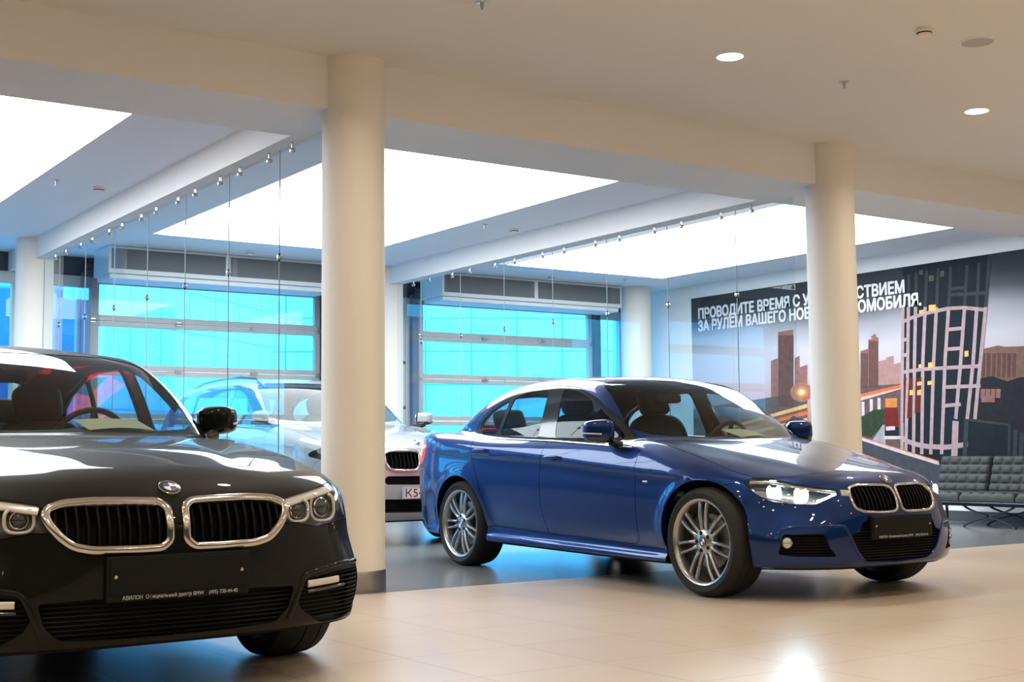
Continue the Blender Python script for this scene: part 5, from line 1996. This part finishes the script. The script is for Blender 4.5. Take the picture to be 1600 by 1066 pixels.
# number plate with the characters the picture shows
pl = bmesh.new()
box(pl, -.004, .004, -.262, .262, .442, .556, .003)
pl = obj('number_plate', pl, M['plate_white'], white_root)
pl.location = (.893, 0, 0)
bm = bmesh.new()
for q in ((-.258, .258, .549, .553), (-.258, .258, .445, .449), (-.258, -.254, .449, .549), (.254, .258, .449, .549)):
    box(bm, .0038, .0052, *q)
obj('plate_border', bm, M['plate_ink'], pl)
M4 = Matrix(((0, 0, 1, .0045), (1, 0, 0, -.240), (0, 1, 0, .463), (0, 0, 0, 1)))
text_mesh('plate_characters', 'К54', .108, M['plate_ink'], pl, M4, .0008, width=.20)
MURAL = [
    ('haze', 1, [(12.97,2.511),(12.68,2.523),(12.72,1.421),(13.009,1.43)]),
    ('haze', 1, [(13.12,2.117),(12.984,2.144),(13.009,1.43),(13.144,1.434)]),
    ('haze', 1, [(12.671,2.124),(12.575,2.153),(12.594,1.636),(12.688,1.64)]),
    ('haze', 1, [(12.581,1.995),(12.439,2.022),(12.454,1.63),(12.594,1.636)]),
    ('haze', 1, [(11.509,2.142),(11.381,2.166),(11.404,1.611),(11.531,1.616)]),
    ('haze', 1, [(11.376,2.282),(11.208,2.303),(11.237,1.604),(11.404,1.611)]),
    ('haze', 1, [(11.344,2.313),(11.258,2.356),(11.239,2.305),(11.282,2.283)]),
    ('haze2', 1, [(11.221,1.99),(11.097,2.007),(11.112,1.647),(11.235,1.653)]),
    ('haze2', 1, [(11.096,2.031),(10.973,2.048),(10.989,1.658),(11.111,1.664)]),
    ('haze2', 1, [(10.978,1.942),(10.836,1.958),(10.849,1.668),(10.989,1.674)]),
    ('haze_dark', 2, [(12.962,2.465),(12.999,1.466),(12.969,1.464),(12.932,2.463)]),
    ('haze_dark', 2, [(12.926,2.462),(12.962,1.465),(12.932,1.463),(12.896,2.46)]),
    ('haze_dark', 2, [(12.89,2.46),(12.926,1.464),(12.896,1.462),(12.86,2.458)]),
    ('haze_dark', 2, [(12.853,2.457),(12.89,1.462),(12.86,1.46),(12.823,2.455)]),
    ('haze_dark', 2, [(12.817,2.454),(12.854,1.461),(12.824,1.459),(12.787,2.452)]),
    ('haze_dark', 2, [(12.781,2.451),(12.818,1.46),(12.788,1.458),(12.751,2.449)]),
    ('haze_dark', 2, [(12.745,2.448),(12.782,1.459),(12.752,1.457),(12.715,2.446)]),
    ('haze_dark', 2, [(12.709,2.445),(12.746,1.458),(12.716,1.456),(12.679,2.443)]),
    ('haze_dark', 2, [(11.51,2.116),(11.528,1.666),(11.508,1.666),(11.49,2.116)]),
    ('haze_dark', 2, [(11.484,2.114),(11.503,1.665),(11.483,1.665),(11.464,2.114)]),
    ('haze_dark', 2, [(11.459,2.112),(11.477,1.663),(11.457,1.663),(11.439,2.112)]),
    ('haze_dark', 2, [(11.434,2.111),(11.452,1.662),(11.432,1.662),(11.414,2.111)]),
    ('haze_dark', 2, [(11.408,2.109),(11.427,1.661),(11.407,1.661),(11.388,2.109)]),
    ('haze_dark', 2, [(11.366,2.264),(11.391,1.66),(11.371,1.66),(11.346,2.264)]),
    ('haze_dark', 2, [(11.34,2.262),(11.365,1.658),(11.345,1.658),(11.32,2.262)]),
    ('haze_dark', 2, [(11.314,2.26),(11.339,1.657),(11.319,1.657),(11.294,2.26)]),
    ('haze_dark', 2, [(11.288,2.258),(11.313,1.656),(11.293,1.656),(11.268,2.258)]),
    ('haze_dark', 2, [(11.262,2.256),(11.287,1.655),(11.267,1.655),(11.242,2.256)]),
    ('haze_dark', 2, [(11.236,2.254),(11.261,1.654),(11.241,1.654),(11.216,2.254)]),
    ('ground', 1, [(14.76,1.486),(12.453,1.656),(12.488,0.72),(14.778,0.91)]),
    ('trail_y', 2, [(14.116,1.141),(12.456,1.44),(12.464,1.49),(14.124,1.191)]),
    ('trail_d', 2, [(14.118,1.102),(12.458,1.388),(12.466,1.438),(14.126,1.152)]),
    ('trail_o', 2, [(14.119,1.069),(12.46,1.344),(12.468,1.394),(14.127,1.119)]),
    ('trail_d', 2, [(14.12,1.03),(12.462,1.292),(12.47,1.342),(14.128,1.08)]),
    ('trail_y', 2, [(14.121,0.998),(12.463,1.249),(12.471,1.299),(14.129,1.048)]),
    ('trail_d', 2, [(14.122,0.959),(12.465,1.197),(12.473,1.247),(14.13,1.009)]),
    ('trail_o', 2, [(14.124,0.926),(12.468,1.153),(12.474,1.203),(14.13,0.976)]),
    ('glow3', 2, [(12.349,1.643),(12.367,1.594),(12.414,1.554),(12.482,1.528),(12.563,1.521),(12.644,1.534),(12.712,1.565),(12.757,1.61),(12.771,1.661),(12.753,1.711),(12.705,1.752),(12.635,1.777),(12.553,1.783),(12.473,1.769),(12.407,1.738),(12.363,1.693)]),
    ('glow2', 2, [(12.432,1.646),(12.443,1.617),(12.471,1.593),(12.513,1.577),(12.561,1.573),(12.609,1.581),(12.65,1.6),(12.677,1.627),(12.685,1.657),(12.675,1.687),(12.646,1.712),(12.604,1.727),(12.555,1.731),(12.507,1.722),(12.467,1.703),(12.441,1.677)]),
    ('glow1', 2, [(12.481,1.649),(12.488,1.63),(12.505,1.616),(12.53,1.606),(12.56,1.604),(12.589,1.609),(12.614,1.62),(12.631,1.636),(12.636,1.655),(12.629,1.673),(12.612,1.688),(12.586,1.698),(12.556,1.7),(12.527,1.695),(12.502,1.683),(12.486,1.667)]),
    ('sun', 2, [(12.516,1.65),(12.52,1.64),(12.529,1.632),(12.543,1.627),(12.559,1.626),(12.575,1.628),(12.589,1.635),(12.598,1.643),(12.6,1.654),(12.597,1.664),(12.587,1.672),(12.573,1.677),(12.557,1.678),(12.541,1.675),(12.528,1.669),(12.519,1.66)]),
    ('ground', 1, [(11.549,1.684),(10.848,1.684),(10.889,0.72),(11.582,0.886)]),
    ('trail_p', 2, [(11.554,1.567),(10.848,1.676),(10.85,1.627),(11.557,1.492)]),
    ('trail_o', 3, [(11.551,1.539),(10.846,1.64),(10.852,1.68),(11.557,1.579)]),
    ('pale', 2, [(11.519,1.483),(11.526,1.3),(11.476,1.298),(11.469,1.481)]),
    ('pale', 2, [(11.381,1.511),(11.389,1.296),(11.339,1.294),(11.331,1.509)]),
    ('pale', 2, [(11.255,1.522),(11.261,1.375),(11.211,1.373),(11.205,1.52)]),
    ('green', 2, [(11.534,1.283),(11.319,1.376),(11.134,1.37),(11.141,1.191),(11.376,1.016),(11.543,1.051)]),
    ('road', 2, [(11.378,0.966),(11.183,1.176),(11.121,1.175),(11.154,0.882)]),
    ('orange', 3, [(11.128,1.509),(10.945,1.51),(10.95,1.389),(11.133,1.395)]),
    ('dkred', 3, [(11.143,1.395),(10.94,1.389),(10.931,1.138),(11.153,1.143)]),
    ('dark', 3, [(11.153,1.143),(10.931,1.138),(10.936,1.009),(11.158,1.029)]),
    ('pale', 4, [(11.133,1.101),(10.99,1.106),(10.992,1.156),(11.135,1.151)]),
    ('pale', 4, [(11.169,0.993),(10.906,0.989),(10.906,1.029),(11.169,1.033)]),
    ('tower', 3, [(10.785,3.156),(9.536,3.157),(9.6,2.536),(9.693,1.857),(9.805,1.176),(9.869,0.553),(10.415,0.681),(10.902,0.88)]),
    ('mull_d', 4, [(10.801,3.042),(10.823,2.653),(10.779,2.651),(10.757,3.04)]),
    ('mull', 4, [(10.826,2.653),(10.864,1.967),(10.814,1.965),(10.776,2.651)]),
    ('mull', 4, [(10.864,1.967),(10.92,0.801),(10.87,0.799),(10.814,1.965)]),
    ('mull_d', 4, [(10.716,3.056),(10.739,2.645),(10.695,2.643),(10.672,3.054)]),
    ('mull', 4, [(10.742,2.645),(10.782,1.962),(10.732,1.96),(10.692,2.643)]),
    ('mull', 4, [(10.782,1.963),(10.861,0.802),(10.811,0.798),(10.732,1.959)]),
    ('mull_d', 4, [(10.599,3.068),(10.629,2.636),(10.585,2.632),(10.555,3.064)]),
    ('mull', 4, [(10.632,2.636),(10.678,1.956),(10.628,1.952),(10.582,2.632)]),
    ('mull', 4, [(10.678,1.955),(10.743,0.8),(10.693,0.798),(10.628,1.953)]),
    ('mull_d', 4, [(10.442,3.073),(10.483,2.622),(10.439,2.618),(10.398,3.069)]),
    ('mull', 4, [(10.486,2.622),(10.551,1.949),(10.501,1.945),(10.436,2.618)]),
    ('mull', 4, [(10.551,1.948),(10.617,0.8),(10.567,0.798),(10.501,1.946)]),
    ('mull_d', 4, [(10.268,3.076),(10.315,2.605),(10.271,2.601),(10.224,3.072)]),
    ('mull', 4, [(10.318,2.606),(10.39,1.94),(10.34,1.934),(10.268,2.6)]),
    ('mull', 4, [(10.39,1.939),(10.482,0.8),(10.432,0.796),(10.34,1.935)]),
    ('mull_d', 4, [(10.083,3.077),(10.137,2.588),(10.093,2.584),(10.039,3.073)]),
    ('mull', 4, [(10.14,2.589),(10.222,1.929),(10.172,1.923),(10.09,2.583)]),
    ('mull', 4, [(10.222,1.928),(10.322,0.8),(10.272,0.796),(10.172,1.924)]),
    ('mull_d', 4, [(9.85,3.073),(9.908,2.567),(9.864,2.561),(9.806,3.067)]),
    ('mull', 4, [(9.911,2.567),(9.997,1.915),(9.947,1.909),(9.861,2.561)]),
    ('mull', 4, [(9.997,1.916),(10.099,1.225),(10.049,1.217),(9.947,1.908)]),
    ('mull_d', 4, [(9.683,3.075),(9.737,2.549),(9.693,2.545),(9.639,3.071)]),
    ('mull', 4, [(9.74,2.55),(9.82,1.904),(9.77,1.898),(9.69,2.544)]),
    ('mull', 4, [(9.82,1.905),(9.935,1.221),(9.885,1.213),(9.77,1.897)]),
    ('mull_d', 4, [(9.544,3.081),(9.613,2.538),(9.569,2.532),(9.5,3.075)]),
    ('mull', 4, [(9.616,2.539),(9.72,1.899),(9.67,1.891),(9.566,2.531)]),
    ('mull', 4, [(9.72,1.899),(9.828,1.218),(9.778,1.21),(9.67,1.891)]),
    ('mull', 4, [(10.809,2.445),(10.648,2.487),(10.66,2.531),(10.821,2.489)]),
    ('mull', 4, [(10.65,2.487),(10.493,2.513),(10.501,2.557),(10.658,2.531)]),
    ('mull', 4, [(10.495,2.513),(10.293,2.534),(10.297,2.578),(10.499,2.557)]),
    ('mull', 4, [(10.293,2.534),(10.113,2.548),(10.117,2.592),(10.297,2.578)]),
    ('mull', 4, [(10.116,2.548),(9.896,2.535),(9.894,2.579),(10.114,2.592)]),
    ('mull', 4, [(9.899,2.535),(9.623,2.485),(9.615,2.529),(9.891,2.579)]),
    ('mull', 4, [(10.84,1.807),(10.671,1.821),(10.675,1.865),(10.844,1.851)]),
    ('mull', 4, [(10.672,1.821),(10.506,1.828),(10.508,1.872),(10.674,1.865)]),
    ('mull', 4, [(10.507,1.828),(10.176,1.825),(10.176,1.869),(10.507,1.872)]),
    ('mull', 4, [(10.176,1.825),(9.685,1.819),(9.685,1.863),(10.176,1.869)]),
    ('mull', 4, [(10.902,0.983),(10.834,0.942),(10.804,0.994),(10.872,1.035)]),
    ('mull', 4, [(10.828,0.94),(10.702,0.898),(10.684,0.954),(10.81,0.996)]),
    ('mull', 4, [(10.698,0.896),(10.506,0.863),(10.496,0.923),(10.688,0.956)]),
    ('mull', 4, [(10.502,0.863),(10.22,0.853),(10.218,0.913),(10.5,0.923)]),
    ('mull', 4, [(10.216,0.853),(9.885,0.888),(9.891,0.948),(10.222,0.913)]),
    ('mull', 4, [(10.136,2.291),(9.915,2.289),(9.915,2.333),(10.136,2.335)]),
    ('mull', 4, [(10.166,2.051),(9.935,2.05),(9.935,2.094),(10.166,2.095)]),
    ('mull', 4, [(10.195,1.591),(9.705,1.584),(9.705,1.628),(10.195,1.635)]),
    ('mull', 4, [(10.223,1.366),(9.992,1.374),(9.994,1.418),(10.225,1.41)]),
    ('mull', 4, [(10.823,2.21),(10.733,2.22),(10.737,2.264),(10.827,2.254)]),
    ('mull', 4, [(10.83,2.016),(10.75,2.027),(10.756,2.071),(10.836,2.06)]),
    ('mull', 4, [(10.846,1.605),(10.766,1.618),(10.774,1.662),(10.854,1.649)]),
    ('mull', 4, [(10.854,1.412),(10.784,1.426),(10.792,1.47),(10.862,1.456)]),
    ('mull_d', 4, [(10.096,2.784),(9.866,2.782),(9.866,2.822),(10.096,2.824)]),
    ('mull_d', 4, [(10.1,2.714),(9.593,2.684),(9.591,2.724),(10.098,2.754)]),
    ('lit', 5, [(10.553,2.588),(10.475,2.589),(10.477,2.541),(10.555,2.54)]),
    ('lit', 5, [(10.406,2.638),(10.301,2.636),(10.304,2.557),(10.409,2.559)]),
    ('lit', 5, [(10.446,1.926),(10.37,1.929),(10.373,1.866),(10.449,1.862)]),
    ('lit', 5, [(10.592,1.911),(10.543,1.916),(10.545,1.868),(10.594,1.863)]),
    ('lit', 5, [(10.466,1.697),(10.389,1.701),(10.391,1.654),(10.468,1.65)]),
    ('lit', 5, [(10.621,1.697),(10.552,1.701),(10.555,1.654),(10.623,1.649)]),
    ('lit', 5, [(10.742,1.598),(10.683,1.604),(10.686,1.54),(10.745,1.534)]),
    ('lit', 5, [(10.625,1.593),(10.567,1.599),(10.569,1.535),(10.628,1.53)]),
    ('lit', 5, [(9.91,2.032),(9.855,2.036),(9.858,1.967),(9.913,1.962)]),
    ('lit_d', 5, [(10.39,3.004),(10.313,3.003),(10.316,2.931),(10.393,2.932)]),
    ('lit_d', 5, [(10.217,3.039),(10.16,3.04),(10.163,2.969),(10.22,2.968)]),
    ('lit_d', 5, [(10.531,3.085),(10.473,3.086),(10.475,3.03),(10.534,3.028)]),
    ('redglow', 4, [(10.828,1.747),(10.785,1.761),(10.839,1.2),(10.859,1.185)]),
    ('redglow', 4, [(10.746,1.743),(10.682,1.756),(10.718,1.261),(10.797,1.248)]),
    ('redglow', 4, [(10.643,1.738),(10.554,1.749),(10.588,1.321),(10.676,1.308)]),
    ('haze_r', 1, [(9.676,2.039),(9.552,2.053),(9.447,2.068),(9.345,2.045),(9.109,2.036),(8.312,2.028),(8.349,1.282),(9.762,1.327)]),
    ('haze_dark', 2, [(9.668,1.993),(9.69,1.705),(9.64,1.701),(9.618,1.989)]),
    ('haze_dark', 2, [(9.598,1.988),(9.62,1.701),(9.57,1.697),(9.548,1.984)]),
    ('haze_dark', 2, [(9.528,1.983),(9.55,1.698),(9.5,1.694),(9.478,1.979)]),
    ('haze_dark', 2, [(9.459,1.979),(9.481,1.694),(9.431,1.69),(9.409,1.975)]),
    ('haze_dark', 2, [(9.39,1.974),(9.412,1.69),(9.362,1.686),(9.34,1.97)]),
    ('haze_dark', 2, [(9.322,1.969),(9.344,1.687),(9.294,1.683),(9.272,1.965)]),
    ('haze_dark', 2, [(9.255,1.965),(9.277,1.683),(9.227,1.679),(9.205,1.961)]),
    ('trees', 2, [(9.728,1.691),(9.55,1.712),(9.338,1.641),(9.193,1.678),(8.961,1.681),(8.33,1.662),(8.405,0.161),(9.934,0.112)]),
    ('haze', 3, [(9.701,1.57),(9.715,1.465),(9.655,1.457),(9.641,1.562)]),
    ('haze', 3, [(9.631,1.567),(9.645,1.462),(9.585,1.454),(9.571,1.559)]),
    ('haze', 3, [(9.561,1.564),(9.575,1.459),(9.515,1.451),(9.501,1.556)]),
    ('haze', 3, [(9.492,1.561),(9.506,1.457),(9.446,1.449),(9.432,1.553)]),
    ('haze', 3, [(9.704,1.411),(9.521,1.404),(9.519,1.474),(9.702,1.481)]),
    ('dark', 4, [(9.893,1.209),(9.337,1.135),(9.37,0.61),(9.938,0.606)]),
    ('mull_d', 5, [(9.895,1.194),(9.339,1.12),(9.335,1.15),(9.891,1.224)]),
    ('mull_d', 5, [(9.352,1.136),(9.381,0.684),(9.351,0.682),(9.322,1.134)]),
    ('mull_d', 5, [(9.28,1.076),(9.315,0.686),(9.265,0.682),(9.23,1.072)]),
    ('mull_d', 5, [(9.198,1.045),(9.232,0.686),(9.182,0.682),(9.148,1.041)]),
    ('mull', 5, [(10.12,1.202),(10.159,0.755),(10.069,0.747),(10.03,1.194)]),
    ('mull_d', 5, [(9.949,1.22),(9.998,0.754),(9.938,0.748),(9.889,1.214)]),
    ('asphalt', 5, [(12.724,1.333),(11.556,1.002),(10.993,0.857),(10.339,0.689),(9.693,0.532),(8.402,0.231),(8.426,-0.257),(14.859,-0.332),(14.82,0.911),(13.222,0.988)]),
    ('pale', 6, [(11.576,1.035),(10.942,0.873),(10.339,0.705),(10.34,0.666),(10.994,0.833),(11.577,0.993)]),
    ('trail_o', 6, [(11.578,1.029),(10.34,0.706),(10.336,0.718),(11.574,1.041)]),
]

# ------------------------------------------------------------------ city mural on the right-hand wall (a flat printed picture)
mural = thing('city_mural', 'large printed city skyline mural with white advertising lettering on the right wall', 'wall mural', (XR - .03, 10.2, 1.75))
MY0, MY1, MZ0, MZ1 = 5.2, 14.75, .30, 3.16


def print_sky():
    m = mat('printed_evening_sky', (.5, .5, .5), .6, spec=.08)
    nt = m.node_tree
    b = nt.nodes['Principled BSDF']
    tc = nt.nodes.new('ShaderNodeTexCoord')
    sx = nt.nodes.new('ShaderNodeSeparateXYZ')
    nt.links.new(tc.outputs['Object'], sx.inputs[0])
    n = nt.nodes.new('ShaderNodeTexNoise')
    n.inputs['Scale'].default_value = .8
    nt.links.new(tc.outputs['Object'], n.inputs['Vector'])
    ad = nt.nodes.new('ShaderNodeMath')
    ad.operation = 'MULTIPLY_ADD'
    ad.inputs[1].default_value = .35
    nt.links.new(n.outputs['Fac'], ad.inputs[0])
    nt.links.new(sx.outputs['Z'], ad.inputs[2])
    mr = nt.nodes.new('ShaderNodeMapRange')
    mr.inputs['From Min'].default_value = -1.27
    mr.inputs['From Max'].default_value = 1.59
    nt.links.new(ad.outputs[0], mr.inputs['Value'])
    cr = nt.nodes.new('ShaderNodeValToRGB')
    e = cr.color_ramp.elements
    e[0].position, e[0].color = 0.0, (.05, .05, .06, 1)
    e[1].position, e[1].color = 1.0, (.032, .036, .042, 1)
    for p, c in ((.30, (.27, .14, .115)), (.44, (.47, .30, .265)), (.55, (.47, .40, .435)), (.68, (.45, .44, .49)), (.78, (.30, .30, .335)), (.86, (.075, .08, .09)), (.92, (.035, .04, .046))):
        q = e.new(p)
        q.color = (*c, 1)
    nt.links.new(mr.outputs[0], cr.inputs[0])
    nt.links.new(cr.outputs[0], b.inputs['Base Color'])
    return m


inks = {'haze': (.22, .115, .10), 'haze2': (.32, .19, .17), 'haze_dark': (.10, .05, .045), 'haze_r': (.16, .095, .08), 'ground': (.10, .075, .07), 'trail_y': (.62, .34, .13), 'trail_o': (.55, .13, .05), 'trail_d': (.14, .085, .07),
        'trail_p': (.60, .38, .36), 'sun': (.95, .70, .36), 'glow1': (.80, .36, .12), 'glow2': (.46, .18, .09), 'glow3': (.30, .14, .10), 'pale': (.52, .43, .45), 'green': (.030, .045, .026), 'road': (.30, .29, .31), 'orange': (.50, .19, .05), 'dkred': (.14, .02, .016), 'dark': (.014, .018, .024),
        'tower': (.012, .018, .024), 'mull': (.36, .26, .27), 'mull_d': (.035, .045, .05), 'lit': (.62, .40, .12), 'lit_d': (.08, .085, .05), 'redglow': (.10, .022, .018), 'trees': (.020, .020, .024), 'asphalt': (.055, .058, .068)}
keys = sorted(inks)
pm_ = [noisy(mat('print_' + k, inks[k], .6, spec=.08), 14, .32) for k in keys]
bm = bmesh.new()
box(bm, -.004, .022, MY0 - 10.2, MY1 - 10.2, MZ0 - 1.75, MZ1 - 1.75)
obj('sky_print', bm, print_sky(), mural)
bm = bmesh.new()
for serial, (k, lay, pts) in enumerate(MURAL):
    pts = [(min(max(y, MY0), MY1) - 10.2, min(max(z, MZ0), MZ1) - 1.75) for y, z in pts]
    vs = [bm.verts.new((-.005 - .0007 * lay - serial * .00002, y, z)) for y, z in pts]
    f = bm.faces.new(vs)
    f.material_index = keys.index(k)
    f.normal_update()
    if f.normal.x > 0:
        f.normal_flip()
me = bpy.data.meshes.new('city_print')
bm.to_mesh(me)
bm.free()
link('city_print', me, pm_, mural)
mur_white = mat('mural_white_lettering', (.60, .60, .64), .5)
for line_, y0, z0, w, hgt in (('ПРОВОДИТЕ ВРЕМЯ С УДОВОЛЬСТВИЕМ', 14.595, 2.838, 3.81, .152), ('ЗА РУЛЕМ ВАШЕГО НОВОГО АВТОМОБИЛЯ.', 14.60, 2.652, 4.07, .152)):
    M4 = Matrix(((0, 0, -1, -.0145), (-1, 0, 0, y0 - 10.2), (0, 1, 0, z0 - 1.75), (0, 0, 0, 1)))
    o = text_mesh('lettering', line_, hgt / .72, mur_white, mural, M4, .001, width=w, bold=.0085)

# ------------------------------------------------------------------ black tufted sofa by the mural
sofa = thing('sofa', 'black tufted leather sofa on crossed steel legs in front of the city mural', 'sofa', (12.62, 8.93, 0))


def tufted(w, h, t, nx, ny):
    """button-tufted cushion, w wide (local x), h tall (local y), face up"""
    bm = bmesh.new()
    NX, NY = nx * 8, ny * 8
    rows = []
    for j in range(NY + 1):
        row = []
        for i in range(NX + 1):
            u, v = i / NX, j / NY
            a = abs(math.sin(PI * u * nx)) ** .5 * abs(math.sin(PI * v * ny)) ** .5
            s = min(abs(math.sin(PI * u * nx)), 1) ** .35 * .5 + min(abs(math.sin(PI * v * ny)), 1) ** .35 * .5
            edge = min(1, min(u, 1 - u) * w / .03) ** .5 * min(1, min(v, 1 - v) * h / .03) ** .5
            row.append(bm.verts.new(((u - .5) * w, v * h, t * .55 + (.016 * a + .014 * s) + t * .25 * (edge - 1))))
        rows.append(row)
    for A_, B_ in zip(rows, rows[1:]):
        for i in range(NX):
            bm.faces.new((A_[i], A_[i + 1], B_[i + 1], B_[i]))
    e = [x for x in bm.edges if x.is_boundary]
    r = bmesh.ops.extrude_edge_only(bm, edges=e)
    vs = [g for g in r['geom'] if isinstance(g, bmesh.types.BMVert)]
    for q in vs:
        q.co.z = 0
    bmesh.ops.contextual_create(bm, geom=[g for g in r['geom'] if isinstance(g, bmesh.types.BMEdge)])
    return bm


W3 = .70
for k in range(3):
    yc = .70 - k * .707
    bm = tufted(W3 - .008, .44, .13, 5, 4)
    # local x -> -y, local y -> up the back, normal -> towards the room (-x)
    up = Vector((.30, 0, .954)).normalized()
    nr = Vector((-.954, 0, .30)).normalized()
    M4 = Matrix(((0, up.x, nr.x, .26), (-1, 0, 0, yc), (0, up.z, nr.z, .345), (0, 0, 0, 1)))
    bmesh.ops.transform(bm, matrix=M4, verts=bm.verts)
    obj('back_cushion', bm, M['sofa_leather'], sofa, smooth=70)
    bm = tufted(W3 - .008, .60, .13, 5, 4)
    M4 = Matrix(((0, 1, 0, -.32), (-1, 0, 0, yc), (0, 0, 1, .29), (0, 0, 0, 1)))
    bmesh.ops.transform(bm, matrix=M4, verts=bm.verts)
    obj('seat_cushion', bm, M['sofa_leather'], sofa, smooth=70)
bm = bmesh.new()
box(bm, -.30, .34, -1.06, 1.05, .235, .285, .006)
box(bm, .30, .36, -1.06, 1.05, .235, .40, .006)
obj('seat_frame', bm, M['matt_black'], sofa)
bm = bmesh.new()
box(bm, -.306, -.299, -1.06, 1.05, .268, .284, .002)
obj('front_rail', bm, M['chrome'], sofa)
for x in (-.20, .22):
    for s in (1, -1):
        bm = bmesh.new()
        P = []
        for k in range(13):
            t = k / 12
            yy = s * (.33 - .66 * t) + s * .05 * math.sin(2 * PI * t)
            P.append(Vector((x, yy + .05, .006 + .235 * (t if s > 0 else t))))
        rows = []
        for i, p in enumerate(P):
            d = (P[min(i + 1, 12)] - P[max(i - 1, 0)]).normalized()
            n = Vector((0, -d.z, d.y)) * .007
            rows.append([bm.verts.new(p + n * a + Vector((b, 0, 0))) for a, b in ((-1, -.018), (1, -.018), (1, .018), (-1, .018))])
        for A_, B_ in zip(rows, rows[1:]):
            for j in range(4):
                bm.faces.new((A_[j], A_[(j + 1) % 4], B_[(j + 1) % 4], B_[j]))
        bm.faces.new(rows[0])
        bm.faces.new(rows[-1][::-1])
        obj('leg', bm, M['frame_dark'], sofa)
for y in (.95, -.95):
    for x in (-.22, .26):
        bm = bmesh.new()
        tube(bm, [(x, y, 0), (x, y, .24)], .016, 10)
        obj('leg', bm, M['frame_dark'], sofa)

# ------------------------------------------------------------------ price sheets lying on the dashboards


def price_sheet(root, x, y, z, w, d, label):
    bm = bmesh.new()
    n = 8
    vs = [[bm.verts.new(((i / n - .5) * w, (j - .5) * d, .012 * math.sin(PI * i / n) * (1 - .4 * j) + k * .0006)) for i in range(n + 1)] for j in (0, 1) for k in (0, 1)]
    a, b, c, e = vs            # j0k0 j0k1 j1k0 j1k1
    for i in range(n):
        bm.faces.new((b[i], b[i + 1], e[i + 1], e[i]))
        bm.faces.new((a[i], c[i], c[i + 1], a[i + 1]))
    for lo, hi in ((a, b), (c, e)):
        for i in range(n):
            bm.faces.new((lo[i], lo[i + 1], hi[i + 1], hi[i]))
    o = obj('paper_sheet', bm, M['paper'], smooth=60)
    th = root.rotation_euler.z
    o.location = (root.location.x + math.cos(th) * x - math.sin(th) * y, root.location.y + math.sin(th) * x + math.cos(th) * y, z)
    o.rotation_euler = (.27, 0, th + PI / 2 + .1)
    tag(o, label, 'paper', 'price sheets on the dashboards')


price_sheet(black_root, -.88, .37, 1.022, .33, .20, 'cream price sheet lying on the dashboard of the dark grey car')
price_sheet(blue_root, -.78, .25, .988, .30, .20, 'cream price sheet lying on the dashboard of the blue car')
